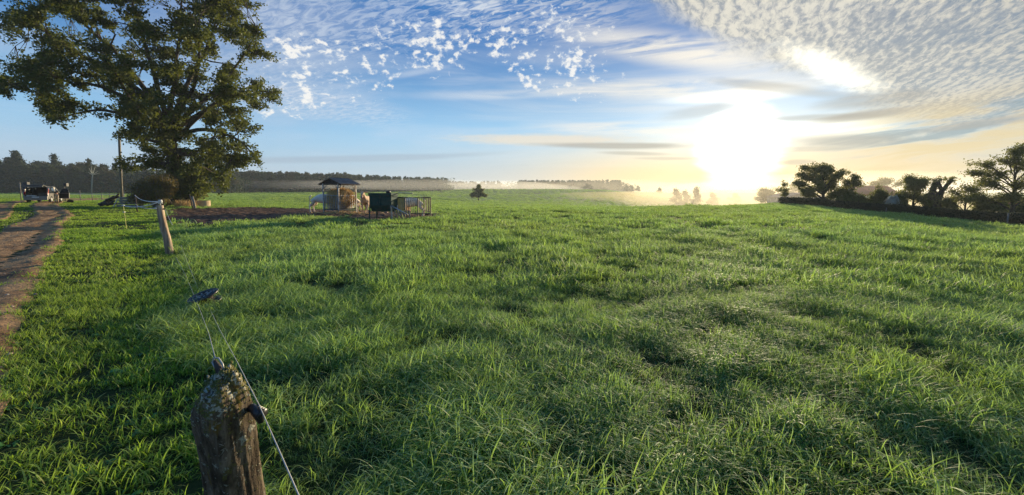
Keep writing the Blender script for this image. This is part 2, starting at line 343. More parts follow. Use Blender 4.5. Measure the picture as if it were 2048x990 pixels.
M['skin'] = mat('skin', (0.55, 0.30, 0.20), rough=0.6)
M['hair'] = mat('ginger_hair', (0.30, 0.12, 0.05), (0.4, 0.18, 0.08), 30, 0.7)
M['wall_grey'] = mat('grey_shed_wall', (0.20, 0.19, 0.19), (0.30, 0.28, 0.27), 1.5, 0.9, c3=(0.4, 0.38, 0.36), s3=1)
M['wall_white'] = mat('white_render', (0.66, 0.65, 0.66), (0.56, 0.55, 0.56), 1.5, 0.9)
M['tile_red'] = mat('red_roof_tile', (0.34, 0.075, 0.055), (0.46, 0.13, 0.09), 3, 0.8, c3=(0.25, 0.07, 0.05), s3=2, rand=0.25)
M['old_post'] = None

def mossy():
    m = bpy.data.materials.new('mossy_lichen_wood'); m.use_nodes = True; nt = m.node_tree; nt.nodes.clear()
    out = nt.nodes.new('ShaderNodeOutputMaterial'); b = nt.nodes.new('ShaderNodeBsdfPrincipled'); b.inputs['Roughness'].default_value = 0.92; b.inputs['Specular IOR Level'].default_value = 0.25
    tcn = nt.nodes.new('ShaderNodeTexCoord'); o = tcn.outputs['Object']
    mp = nt.nodes.new('ShaderNodeMapping'); mp.inputs['Scale'].default_value = (1, 1, 0.14); nt.links.new(o, mp.inputs[0])
    grain = noise(nt, mp.outputs[0], 42, 6, 0.7); big = noise(nt, mp.outputs[0], 11, 4, 0.6)
    sp = nt.nodes.new('ShaderNodeSeparateXYZ'); nt.links.new(o, sp.inputs[0]); z = E(nt, sp.outputs[2])
    c = mixc(nt, grain.ss(0.35, 0.7), (0.045, 0.030, 0.019), (0.26, 0.20, 0.14))
    c = mixc(nt, big.ss(0.50, 0.66)*0.75, c, (0.045, 0.030, 0.016))
    n5 = noise(nt, mp.outputs[0], 16, 5, 0.6, 0.6)
    c = mixc(nt, n5.ss(0.56, 0.66)*0.9, c, (0.20, 0.12, 0.018))                     # ochre algae
    n2 = noise(nt, o, 22, 5, 0.65, 0.4); n6 = noise(nt, o, 90, 4, 0.7)
    top = z.ss(0.85, 1.06)
    c = mixc(nt, ((n2+top*0.22).ss(0.55, 0.66)*n6.ss(0.35, 0.6)), c, (0.15, 0.14, 0.035))   # moss, thick on the crown
    n3 = noise(nt, o, 38, 5, 0.7, 0.5); n4 = noise(nt, o, 7, 3, 0.6)
    c = mixc(nt, (n3+n4.ss(0.5, 0.7)*0.10+top*0.05).ss(0.60, 0.67), c, (0.48, 0.47, 0.38))   # pale lichen
    nt.links.new(c, b.inputs['Base Color'])
    bn = nt.nodes.new('ShaderNodeBump'); bn.inputs['Distance'].default_value = 0.012
    hgt = grain*0.8+n3.ss(0.58, 0.68)*0.5+n6*0.35+n2*0.4; nt.links.new(hgt.s, bn.inputs['Height']); nt.links.new(bn.outputs[0], b.inputs['Normal'])
    nt.links.new(b.outputs[0], out.inputs[0]); return m
M['old_post'] = mossy()

# ------------------------------------------------------------------ object helpers
def link(name, me, parent=None, loc=(0, 0, 0), rotz=0.0, smooth=False):
    o = bpy.data.objects.new(name, me); COL.objects.link(o); o.location = loc; o.rotation_euler = (0, 0, rotz)
    if parent is not None: o.parent = parent
    if smooth and me is not None: me.shade_smooth()
    return o
def thing(name, label, cat, loc=(0, 0, 0), rotz=0.0, group=None):
    o = link(name, None, None, loc, rotz); o.empty_display_size = 0.3; return tag(o, label, cat, group)
def tag(o, label, cat, group=None, kind=None):
    o['label'] = label; o['category'] = cat
    if group: o['group'] = group
    if kind: o['kind'] = kind
    return o
def npmesh(name, V, Fc, m, uv=None):
    """V (n,3); Fc (k,s) faces all of s corners"""
    V = np.asarray(V, np.float32); Fc = np.asarray(Fc, np.int32); k, s = Fc.shape
    me = bpy.data.meshes.new(name); me.vertices.add(len(V)); me.vertices.foreach_set('co', V.ravel())
    me.loops.add(k*s); me.loops.foreach_set('vertex_index', Fc.ravel())
    me.polygons.add(k); me.polygons.foreach_set('loop_start', np.arange(0, k*s, s, dtype=np.int32))
    if uv is not None:
        l = me.uv_layers.new(name='UVMap'); l.data.foreach_set('uv', np.asarray(uv, np.float32)[Fc.ravel()].ravel())
    me.update(calc_edges=True); me.validate()
    if m is not None: me.materials.append(m)
    return me
class MB:
    """collects boxes, tubes and prisms, and links them as one mesh object"""
    def __init__(s): s.v = []; s.f = []
    def add(s, vs, fs):
        o = len(s.v); s.v += [tuple(v) for v in vs]; s.f += [tuple(i+o for i in f) for f in fs]; return s
    def box(s, c, size, rot=None):
        hx, hy, hz = size[0]/2, size[1]/2, size[2]/2; c = Vector(c)
        vs = [Vector((x, y, z)) for z in (-hz, hz) for y in (-hy, hy) for x in (-hx, hx)]
        if rot is not None: vs = [rot @ v for v in vs]
        return s.add([v+c for v in vs], [(0, 2, 3, 1), (4, 5, 7, 6), (0, 1, 5, 4), (2, 6, 7, 3), (0, 4, 6, 2), (1, 3, 7, 5)])
    def bar(s, a, b, w, t=None, up=(0, 0, 1)):
        a = Vector(a); b = Vector(b); d = (b-a); L = d.length; q = d.to_track_quat('Z', 'Y').to_matrix()
        return s.box((a+b)/2, (w, t or w, L), q)
    def tube(s, pts, rad, n=6, cap=True):
        pts = [Vector(p) for p in pts]; r = rad if isinstance(rad, (list, tuple)) else [rad]*len(pts)
        vs = []; u = None
        for i, p in enumerate(pts):
            d = (pts[min(i+1, len(pts)-1)]-pts[max(i-1, 0)])
            d = d.normalized() if d.length > 1e-9 else Vector((0, 0, 1))
            if u is None: u = d.orthogonal().normalized()
            else:
                u = u-d*u.dot(d); u = u.normalized() if u.length > 1e-6 else d.orthogonal().normalized()
            w = d.cross(u)
            for k in range(n):
                a = 2*math.pi*k/n; vs.append(p+(u*math.cos(a)+w*math.sin(a))*r[i])
        fs = [(i*n+k, i*n+(k+1) % n, (i+1)*n+(k+1) % n, (i+1)*n+k) for i in range(len(pts)-1) for k in range(n)]
        if cap: fs += [tuple(range(n-1, -1, -1)), tuple((len(pts)-1)*n+k for k in range(n))]
        return s.add(vs, fs)
    def prism(s, poly, axis, a, b):
        """poly: 2-d outline extruded along axis 0/1/2 from a to b"""
        def mk(p, q):
            r = [0, 0, 0]; r[axis] = q; o = [i for i in range(3) if i != axis]; r[o[0]] = p[0]; r[o[1]] = p[1]; return tuple(r)
        n = len(poly); vs = [mk(p, a) for p in poly]+[mk(p, b) for p in poly]
        return s.add(vs, [tuple(range(n-1, -1, -1)), tuple(range(n, 2*n))]+[(i, (i+1) % n, n+(i+1) % n, n+i) for i in range(n)])
    def mesh(s, name, m):
        me = bpy.data.meshes.new(name); me.from_pydata(s.v, [], s.f); me.update(); me.materials.append(m); return me
    def obj(s, name, m, parent=None, smooth=False, bevel=0.0, loc=(0, 0, 0), rotz=0.0):
        o = link(name, s.mesh(name, m), parent, loc, rotz, smooth)
        if bevel:
            b = o.modifiers.new('bevel', 'BEVEL'); b.width = bevel; b.segments = 2; b.limit_method = 'ANGLE'
        return o

# ------------------------------------------------------------------ ground, track and mud
azs = np.radians(np.concatenate([np.arange(-180, -66, 6), np.arange(-66, 66, 0.6), np.arange(66, 180, 6)]))
ds = [0.0001]; d = 0.5
while d < 1500: ds.append(d); d *= 1.045
ds.append(1500.0); ds = np.array(ds)
A, D = np.meshgrid(azs, ds); X = np.sin(A)*D; Y = np.cos(A)*D
V = np.stack([X, Y, T(X, Y)-0.012], -1).reshape(-1, 3)
na = len(azs); nd = len(ds)
ii = np.arange(nd-1)[:, None]*na; jj = np.arange(na)[None, :]; j2 = (jj+1) % na
Fc = np.stack([ii+jj, ii+j2, ii+na+j2, ii+na+jj], -1).reshape(-1, 4)[:, ::-1]
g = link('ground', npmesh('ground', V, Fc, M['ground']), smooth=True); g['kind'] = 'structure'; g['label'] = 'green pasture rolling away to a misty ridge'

# the track: near edge line, going off to the left
TR = [(-0.2, -1.2), (-1.2, -.1), (-2.3, 1.1), (-3.35, 2.25), (-4.38, 3.38), (-5.31, 4.19), (-6.72, 5.48), (-8.16, 6.82), (-9.83, 8.38), (-11.9, 10.4), (-15.5, 14), (-22.3, 20.2), (-29.5, 27.5), (-37.2, 34), (-45.5, 41), (-53, 48.5), (-60, 57), (-67, 68), (-73, 82)]
TR = np.array(TR, float)
s_ = np.r_[0, np.cumsum(np.hypot(*np.diff(TR, axis=0).T))]; sq = np.arange(0, s_[-1], 0.2)
cx = np.interp(sq, s_, TR[:, 0]); cy = np.interp(sq, s_, TR[:, 1])
k_ = np.ones(21)/21; cxs = np.convolve(np.pad(cx, 10, 'edge'), k_, 'valid'); cys = np.convolve(np.pad(cy, 10, 'edge'), k_, 'valid')
tx = np.gradient(cxs); ty = np.gradient(cys); L_ = np.hypot(tx, ty); nx, ny = -ty/L_, tx/L_      # left of travel
def sheet(name, X, Y, Z, m, **k):
    n0, n1 = X.shape; V = np.stack([X, Y, Z], -1).reshape(-1, 3)
    i = np.arange(n0-1)[:, None]*n1; j = np.arange(n1-1)[None, :]
    Fc = np.stack([i+j, i+j+1, i+n1+j+1, i+n1+j], -1).reshape(-1, 4)
    return link(name, npmesh(name, V, Fc, m), smooth=True)
def rut(name, o0, o1, label):
    q = np.linspace(0, 1, 14)[None, :]; n = len(sq)
    e0 = o0(sq)-.12+0.05*np.sin(sq*.9)+0.02*np.sin(sq*4.1+1); e1 = o1(sq)+0.05*np.sin(sq*.8+2)+0.02*np.sin(sq*3.7)
    off = e0[:, None]*(1-q)+e1[:, None]*q
    X = cxs[:, None]+nx[:, None]*off; Y = cys[:, None]+ny[:, None]*off
    bumps = rng.normal(0, .008, X.shape)-.03*np.exp(-((off-.55)/.22)**2)*(off < 1.6)+.02*np.sin(X*9+np.sin(Y*7))*np.sin(Y*8)+0.012*np.sin(X*3.1)*np.sin(Y*2.7)
    Z = T(X, Y)+0.05-0.03*np.sin(q*math.pi)+bumps
    Z[:, 0] -= .07; Z[:, -1] -= .07
    o = sheet(name, X, Y, Z, M['dirt']); o['kind'] = 'structure'; o['label'] = label; return o
far = lambda s: np.clip((s-20)/12, 0, 1)
MED0 = lambda s: 1.75-0.1*far(s); MED1 = lambda s: 1.75+0.95*far(s)+.02
rut('dirt_track', lambda s: 0*s, MED0, 'brown dirt wheel track nearest the pasture')
rut('dirt_track', MED1, lambda s: 3.9+0*s, 'brown dirt wheel track on the outer side')
MUDPX = [(330, 424), (352, 417), (400, 418), (470, 416), (560, 417), (640, 420), (735, 422), (800, 428), (868, 430), (880, 436), (820, 438), (760, 444), (690, 438), (640, 433), (585, 434), (540, 441), (470, 446), (430, 450), (412, 456), (385, 452), (345, 446), (325, 436)]
MUD = [gp(*p) for p in MUDPX]
mx0, mx1 = min(p.x for p in MUD), max(p.x for p in MUD); my0, my1 = min(p.y for p in MUD), max(p.y for p in MUD)
st = 0.16; gxs = np.arange(mx0-1, mx1+1, st); gys = np.arange(my0-1, my1+1, st)
GX, GY = np.meshgrid(gxs, gys); ww = 0.25*np.sin(GX*2.3+GY)+0.2*np.sin(GY*3.1-GX*1.3)+rng.normal(0, .06, GX.shape)
ins = inpoly(GX+ww, GY+ww*.8, MUD)
clod = rng.normal(0, .028, GX.shape)+0.03*np.sin(GX*5.1+np.sin(GY*4))*np.sin(GY*4.7)
GZ = T(GX, GY)+0.05+clod
idx = np.arange(GX.size).reshape(GX.shape); cell = ins[:-1, :-1] & ins[1:, 1:] & ins[1:, :-1] & ins[:-1, 1:]
Fc = np.stack([idx[:-1, :-1][cell], idx[:-1, 1:][cell], idx[1:, 1:][cell], idx[1:, :-1][cell]], -1)
md = link('mud_patch', npmesh('mud_patch', np.stack([GX, GY, GZ], -1).reshape(-1, 3), Fc, M['mud'])); md['kind'] = 'structure'; md['label'] = 'dark trampled mud around the hay feeder'
def lit_track(x, y):
    """signed offset from the near track edge: inside the bare ruts?"""
    out = np.zeros(x.shape, bool)
    cand = np.where(x < 0.5)[0]
    if len(cand) == 0: return out
    step = 3; CX, CY2, NX, NY, SQ = cxs[::step], cys[::step], nx[::step], ny[::step], sq[::step]
    for c0 in range(0, len(cand), 20000):
        c = cand[c0:c0+20000]
        dd = (x[c, None]-CX)**2+(y[c, None]-CY2)**2; k = dd.argmin(1)
        off = (x[c]-CX[k])*NX[k]+(y[c]-CY2[k])*NY[k]; s = SQ[k]
        w = .07*np.sin(x[c]*3)+.06*np.sin(y[c]*4.3)+rng.normal(0, .10, len(c))
        out[c] = ((off+w > 0.02) & (off < MED0(s)) | (off > MED1(s)) & (off+w < 3.8)) & (dd.min(1) < 30)
    return out

# ------------------------------------------------------------------ grass
def tuft(name, nb, rad, L, w, lean, curl, m, seg=5):
    """a clump of arching blades"""
    V = []; Fc = []; UV = []
    for b in range(nb):
        a = rng.uniform(0, 2*math.pi); r = rad*math.sqrt(rng.random()); x, y = r*math.cos(a), r*math.sin(a); z = -0.01
        h = rng.uniform(0, 2*math.pi); l = L*rng.uniform(.5, 1.15); ww = w*rng.uniform(.6, 1.2)
        th = abs(rng.normal(lean, .25)); cu = rng.uniform(.5, 1.5)*curl; rn = rng.random()
        px_, py_ = -math.sin(h), math.cos(h); tw = rng.uniform(-.8, .8)
        o = len(V)
        for i in range(seg+1):
            t = i/seg; k = ww*(1-t**2.2)*.5*(0.7+.6*min(1, t*3)); c = h+tw*t
            qx, qy = -math.sin(c), math.cos(c)
            if i < seg:
                V += [(x-qx*k, y-qy*k, z), (x+qx*k, y+qy*k, z)]; UV += [(rn, t)]*2
            else: V += [(x, y, z)]*2; V[-1] = (x+.0004*qx, y+.0004*qy, z); UV += [(rn, 1)]*2
            s = l/seg; x += math.cos(c)*math.sin(th)*s; y += math.sin(c)*math.sin(th)*s; z += math.cos(th)*s
            th = min(th+cu/seg*(0.4+1.4*t), 2.5)
            if z < 0.0: z = 0.0
        for i in range(seg): Fc.append((o+2*i, o+2*i+1, o+2*i+3, o+2*i+2))
    me = npmesh(name, V, Fc, m, UV); me.shade_smooth(); return bpy.data.objects.new(name, me)
def rosette(name, n, L, m):
    V = []; Fc = []
    for b in range(n):
        h = rng.uniform(0, 6.283); l = L*rng.uniform(.5, 1.1); th = rng.uniform(.5, 1.2); ox, oy = rng.normal(0, L*.25, 2); o = len(V)
        prof = [(0, .04), (.3, .16), (.6, .24), (.85, .17), (1, .01)]; z = 0.01; x = ox; y = oy; lt = 0
        for t, k in prof:
            s = (t-lt)*l; lt = t; x += math.cos(h)*math.sin(th)*s; y += math.sin(h)*math.sin(th)*s; z += math.cos(th)*s; th += .35
            kk = k*l; V += [(x+math.sin(h)*kk, y-math.cos(h)*kk, z+.1*kk), (x-math.sin(h)*kk, y+math.cos(h)*kk, z+.1*kk)]
        for i in range(4): Fc.append((o+2*i, o+2*i+1, o+2*i+3, o+2*i+2))
    me = npmesh(name, V, Fc, m); me.shade_smooth(); return bpy.data.objects.new(name, me)
def scatter(name, label, protos, x, y, z, rz, tilt, tdir, scl, idx):
    pc = bpy.data.collections.new(name+'_clumps')
    for p in protos: pc.objects.link(p)
    n = len(x); me = bpy.data.meshes.new(name); me.vertices.add(n)
    me.vertices.foreach_set('co', np.stack([x, y, z], -1).astype(np.float32).ravel())
    # lean: rotate about the axis square to tdir
    rot = np.stack([-np.sin(tdir)*0, np.zeros(n), rz], -1)
    rot[:, 0] = tilt*np.cos(tdir); rot[:, 1] = tilt*np.sin(tdir)
    for an, data, ty in (('rot', rot, 'FLOAT_VECTOR'), ('scl', scl, 'FLOAT_VECTOR'), ('idx', idx, 'INT')):
        at_ = me.attributes.new(an, ty, 'POINT')
        at_.data.foreach_set('vector' if ty == 'FLOAT_VECTOR' else 'value', np.asarray(data, np.float32 if ty != 'INT' else np.int32).ravel())
    me.update(); o = link(name, me)
    ng = bpy.data.node_groups.new(name, 'GeometryNodeTree')
    ng.interface.new_socket('Geometry', in_out='INPUT', socket_type='NodeSocketGeometry'); ng.interface.new_socket('Geometry', in_out='OUTPUT', socket_type='NodeSocketGeometry')
    N = ng.nodes; gi = N.new('NodeGroupInput'); go = N.new('NodeGroupOutput'); ip = N.new('GeometryNodeInstanceOnPoints'); ci = N.new('GeometryNodeCollectionInfo')
    ci.inputs['Collection'].default_value = pc; ci.inputs['Separate Children'].default_value = True; ci.inputs['Reset Children'].default_value = True
    ip.inputs['Pick Instance'].default_value = True
    def named(nm, ty):
        a = N.new('GeometryNodeInputNamedAttribute'); a.data_type = ty; a.inputs['Name'].default_value = nm; return [s for s in a.outputs if s.enabled and s.name == 'Attribute'][0]
    lk = ng.links.new
    lk(gi.outputs[0], ip.inputs['Points']); lk(ci.outputs[0], ip.inputs['Instance']); lk(named('idx', 'INT'), ip.inputs['Instance Index'])
    e2r = N.new('FunctionNodeEulerToRotation'); lk(named('rot', 'FLOAT_VECTOR'), e2r.inputs[0]); lk(e2r.outputs[0], ip.inputs['Rotation'])
    lk(named('scl', 'FLOAT_VECTOR'), ip.inputs['Scale']); lk(ip.outputs[0], go.inputs[0])
    md_ = o.modifiers.new('scatter', 'NODES'); md_.node_group = ng
    tag(o, label, 'grass', kind='stuff'); return o
def fbm(x, y, s, seed):
    r = np.random.default_rng(seed); v = 0; a = 1; tot = 0
    for k in range(4):
        for q in range(3):
            an = r.uniform(0, 6.28); f = s*(1.9**k)*r.uniform(.8, 1.25); v = v+a*np.sin((x*math.cos(an)+y*math.sin(an))*f+r.uniform(0, 6.28)+1.3*np.sin((x*math.sin(an)-y*math.cos(an))*f*.6)); tot += a
        a *= .6
    return v/tot*1.6
def band_pts(y0, y1, dens, side=1.0):
    """random points in the wedge the camera can see, forward distance y0..y1"""
    hw = 1.30; mg = 5.0; n = int(dens*(hw*(y1*y1-max(y0, 0)**2)*1.0+2*mg*(y1-y0)))   # the wedge, with a margin at each side
    y = rng.uniform(y0, y1, n*3); w = hw*np.maximum(y, 0)+mg; k = rng.random(n*3) < w/(hw*y1+mg); y = y[k]; w = w[k]
    y, w = y[:n], w[:n]; x = rng.uniform(-1, 1, len(y))*w; return x, y
TRK0 = lambda x, y: (x+1.09*y+0.9)       # roughly >0 on the field side of the track
FENCE = lambda x, y: x-(-0.95-(y-1.4)*0.865) # fence line through both posts
def verge(x, y): return (FENCE(x, y)+0.35*np.sin(y*1.7)) < 0
def make_grass():
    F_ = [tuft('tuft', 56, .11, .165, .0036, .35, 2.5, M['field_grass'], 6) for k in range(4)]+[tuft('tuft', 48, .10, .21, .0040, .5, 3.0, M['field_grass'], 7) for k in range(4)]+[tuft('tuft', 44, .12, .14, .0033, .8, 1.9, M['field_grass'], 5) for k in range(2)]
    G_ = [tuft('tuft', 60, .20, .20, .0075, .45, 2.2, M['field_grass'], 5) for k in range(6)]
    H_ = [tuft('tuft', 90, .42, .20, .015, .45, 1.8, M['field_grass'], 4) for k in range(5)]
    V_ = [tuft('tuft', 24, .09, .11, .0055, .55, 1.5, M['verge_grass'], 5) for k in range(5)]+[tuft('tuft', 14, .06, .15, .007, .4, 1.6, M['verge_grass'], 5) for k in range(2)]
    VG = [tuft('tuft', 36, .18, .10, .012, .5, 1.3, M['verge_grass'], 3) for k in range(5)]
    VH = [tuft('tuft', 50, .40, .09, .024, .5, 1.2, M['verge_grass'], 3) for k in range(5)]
    W_ = [rosette('rosette', 9, .06, M['weed']) for k in range(3)]+[rosette('rosette', 12, .035, M['weed']) for k in range(3)]
    def place(nm, lab, protos, x, y, sbase, hv, seed, tmax=.35):
        keep = ~lit_track(x, y) & ~inpoly(x+.2*np.sin(y*5), y+.2*np.sin(x*5), MUD)
        x, y = x[keep], y[keep]; n = len(x)
        c = fbm(x, y, 2.5, seed); c2 = fbm(x, y, .5, seed+1)
        c3 = fbm(x, y, 6.0, seed+7); s = sbase*(1+hv*np.clip(c, -1.2, 1.2)+.12*np.clip(c2, -1, 1)+hv*.6*np.clip(c3, -1, 1))*rng.uniform(.75, 1.25, n)
        keep = rng.random(n) < np.clip(1.15+.8*c+.1*c2+.5*c3, .45, 1); x, y, s, c2 = x[keep], y[keep], s[keep], c2[keep]; n = len(x); s = np.maximum(s, .35*sbase)
        td = fbm(x, y, .8, seed+2)*3.1+rng.normal(0, .5, n); tl = np.clip(np.abs(fbm(x, y, 1.1, seed+3))*tmax*1.6, 0, tmax*1.5)
        scl = np.stack([s*rng.uniform(.9, 1.2, n), s*rng.uniform(.9, 1.2, n), s], -1)
        scatter(nm, lab, protos, x, y, T(x, y)-.01, rng.uniform(0, 6.28, n), tl, td, scl, rng.integers(0, len(protos), n))
        return n
    tot = 0
    # pasture, near to far
    for (y0, y1, dn, pr, sb, k) in ((-2.5, 6.5, 125, F_, 1.05, 0), (6.5, 17, 34, G_, 1.1, 1), (17, 62, 4.4, H_, 1.0, 2)):
        x, y = band_pts(y0, y1, dn); k2 = ~verge(x, y); x, y = x[k2], y[k2]
        tot += place('pasture_grass', ('long dewy tangled pasture grass in the foreground', 'dewy pasture grass in the middle of the field', 'short frosted pasture grass further up the field')[k], pr, x, y, sb, .55, 31)
    for (y0, y1, dn, pr, sb, k) in ((-2.5, 7, 150, V_, .85, 0), (7, 17, 28, VG, 1.0, 1), (17, 60, 4.0, VH, .9, 2)):
        x, y = band_pts(y0, y1, dn); k2 = verge(x, y); x, y = x[k2], y[k2]
        tot += place('verge_grass', ('short bright green verge grass left of the mossy post', 'short green verge grass beside the dirt track', 'mown green verge grass around the woodpile')[k], pr, x, y, sb, .25, 77, .2)
    x, y = band_pts(150, 340, .10); tot += place('meadow_grass', 'pale green grass on the far slope below the ridge', H_, x, y, 2.3, .3, 98)
    x, y = band_pts(60, 150, .42); tot += place('meadow_grass', 'low green meadow grass beyond the feeders', H_, x, y, 1.25, .3, 99)
    x, y = band_pts(-1.5, 9, 14); k2 = verge(x, y) | (rng.random(len(x)) < .12); x, y = x[k2], y[k2]
    tot += place('broad_leaved_weeds', 'low broad leaved weeds among the verge grass', W_, x, y, 1.0, .3, 55)
    print('grass instances', tot)
make_grass()

# ------------------------------------------------------------------ trees
def bez(p0, p1, p2, n, wob=0.0):
    ts = np.linspace(0, 1, n)[:, None]; P = (1-ts)**2*p0+2*ts*(1-ts)*p1+ts**2*p2
    if wob:
        w = rng.normal(0, wob, P.shape); w[0] = 0; w[-1] = 0; P = P+w
    return P
def leaves(C, sig, per, size, flat=1.0, droop=0.0, shape=None):
    """leaf quads around clump centres C"""
    C = np.repeat(np.asarray(C), per, 0); n = len(C); sg = np.asarray(sig)
    P = C+rng.normal(0, 1, (n, 3))*sg*np.array([1, 1, .75])
    d = rng.normal(0, 1, (n, 3)); d[:, 2] = d[:, 2]*flat-droop; d /= np.linalg.norm(d, axis=1)[:, None]
    e = np.cross(d, rng.normal(0, 1, (n, 3))); e /= np.linalg.norm(e, axis=1)[:, None]
    L = size*rng.uniform(.6, 1.35, n)[:, None]; w = L*rng.uniform(.32, .5, n)[:, None]
    k = rng.uniform(.35, .6, n)[:, None]; up = np.cross(d, e)*L*.12
    V = np.stack([P, P+d*L*k+e*w+up, P+d*L, P+d*L*k-e*w+up], 1).reshape(-1, 3)
    Fc = np.arange(n*4).reshape(n, 4); return V, Fc
def grow(trunk, tr, lobes, nsub, nclump, per, sig, lsize, limb_r=.45, wob=.12, sidesn=6, flat=1.0, droop=0.0, inner=.35, sub_r=.028, shell=.5):
    """trunk: points; lobes: (centre, radii, attach 0..1). returns wood MB, leaf V, F"""
    mb = MB(); trunk = np.array(trunk, float); rs = [tr*(1.35 if i == 0 else 1)*(1-.55*i/(len(trunk)-1)) for i in range(len(trunk))]
    mb.tube(trunk, rs, 10); C = []
    tl = np.linspace(0, 1, len(trunk))
    for (c, rad, u) in lobes:
        c = np.array(c, float); rad = np.array(rad if hasattr(rad, '__len__') else (rad,)*3, float)
        p0 = np.array([np.interp(u, tl, trunk[:, k]) for k in range(3)]); dist_ = np.linalg.norm(c-p0)
        mid = p0*.5+c*.5+np.array([0, 0, .16*dist_]); L = bez(p0, mid, c, 9, wob*.5)
        r0 = tr*limb_r*(.7+.3*rng.random())*(1-.3*u); mb.tube(L, [r0*(1-.8*i/8)+.012 for i in range(9)], sidesn)
        for k in range(nsub):
            v = rng.uniform(inner, 1); i = min(int(v*8), 7); q = L[i]+(L[i+1]-L[i])*(v*8-i)
            d = rng.normal(0, 1, 3); d /= np.linalg.norm(d); e = c+d*rad*(rng.random()**shell)
            if v < .75: e = e*(.35+.65*v/.75)+q*(1-(.35+.65*v/.75))+rng.normal(0, .25, 3)*rad*.6
            if np.linalg.norm(e-q) < .2: continue
            m_ = (q+e)/2+np.array([0, 0, .1])*np.linalg.norm(e-q); B = bez(q, m_, e, 6, wob*.4)
            rr = max(r0*(1-.75*v)*.4, sub_r); mb.tube(B, [rr*(1-.75*j/5)+.006 for j in range(6)], 4, cap=False)
            for w in rng.uniform(.3, 1.05, nclump): C.append(q*(1-w)**2+2*w*(1-w)*m_+w*w*e+rng.normal(0, 1, 3)*sig*.5)
    Vl, Fl = leaves(C, sig, per, lsize, flat, droop)
    return mb, Vl, Fl
def tree_meshes(name, bark, leafm, **k):
    mb, V, Fc = grow(**k); a = mb.mesh('trunk', bark); a.shade_smooth(); return a, npmesh('crown', V, Fc, leafm)
def put_tree(name, label, cat, meshes, loc, rotz=0, scale=1, group=None, sz=None):
    t = thing(name, label, cat, loc, rotz, group); t.scale = (scale, scale, sz or scale)
    a = link('trunk', meshes[0], t); b = link('crown', meshes[1], t); return t

# the great oak; lobes given by the pixel they fill and a depth offset from the trunk
OY = 44.0; ob = gx(352, OY)
def lob(px, py, rx, rz, dy=0.0, u=1.0, ry=None):
    p = at(px, py, OY+dy); k = (OY+dy)/F
    return (np.array([p.x-ob.x, p.y-ob.y, p.z-ob.z]), (rx*k, (ry or rx)*k*.9, rz*k), u)
trunkpx = [(352, 420), (350, 380), (347, 330), (342, 290), (336, 262), (335, 225)]
trk = [np.array(at(x, y, OY))-np.array(ob) for x, y in trunkpx]; trk[0][2] = -.3
LIMBS = [([(337, 262), (290, 190), (240, 150), (150, 105), (85, 60), (40, 30)], 1), ([(337, 262), (300, 225), (255, 195), (200, 172), (120, 152), (30, 168)], -2), ([(337, 258), (290, 180), (238, 110), (172, 48), (105, -30)], 4),
 ([(335, 240), (310, 150), (282, 60), (250, -50)], -4), ([(340, 235), (352, 140), (362, 50), (365, -70)], 1), ([(345, 240), (385, 150), (420, 80), (450, -20)], 4), ([(350, 250), (420, 190), (470, 140), (515, 60)], -1),
 ([(345, 256), (430, 215), (495, 182), (552, 184)], 1), ([(335, 262), (270, 228), (190, 215), (112, 238)], -3), ([(350, 270), (410, 258), (465, 272), (505, 308)], -1), ([(345, 292), (300, 280), (250, 268)], 2),
 ([(350, 305), (395, 312), (430, 345), (446, 378)], 0), ([(343, 250), (380, 190), (400, 130), (395, 60)], -7), ([(338, 250), (320, 180), (300, 120), (250, 60)], 7), ([(350, 280), (390, 240), (440, 200), (470, 190)], -6), ([(340, 262), (290, 235), (260, 200), (210, 120)], -7), ([(345, 300), (380, 300), (430, 305), (485, 330)], 4), ([(343, 330), (310, 320), (275, 325)], 1), ([(345, 262), (400, 230), (450, 225), (490, 240)], 5)]
mb = MB(); rsT = [.80, .62, .56, .52, .46, .30]; mb.tube(trk, rsT, 14)
LP = []
for pts, dep in LIMBS:
    n = len(pts); Q = [np.array(at(x, y, OY+dep*(i/(n-1))))-np.array(ob) for i, (x, y) in enumerate(pts)]
    fine = []
    for i in range(n-1):
        for t in (0, .25, .5, .75): fine.append(Q[i]*(1-t)+Q[i+1]*t+(rng.normal(0, .10, 3) if i+t > 0 else 0))
    fine.append(Q[-1]); fine = np.array(fine); fine[1:-1] = (fine[:-2]+2*fine[1:-1]+fine[2:])/4
    m_ = len(fine); r0 = .30 if len(pts) > 4 else .24; rr = [r0*(1-.88*i/(m_-1))+.015 for i in range(m_)]; mb.tube(fine, rr, 8)
    for i in range(m_): LP.append((*fine[i], rr[i], i/(m_-1)))
LP = np.array(LP)
OUT = [(25, -60), (10, 10), (18, 60), (22, 110), (2, 145), (-8, 180), (30, 190), (60, 165), (95, 190), (80, 235), (105, 262), (135, 255), (150, 222), (200, 228), (245, 262), (225, 275), (262, 300), (242, 335), (285, 352), (330, 350), (385, 362), (405, 388), (450, 388), (455, 372), (430, 350), (470, 338), (522, 322), (500, 296), (512, 262), (478, 235), (505, 205), (560, 190), (556, 170), (500, 165), (520, 130), (548, 100), (545, 50), (500, 0), (470, -60), (380, -110), (200, -120), (60, -100)]
cent = []
tries = 0
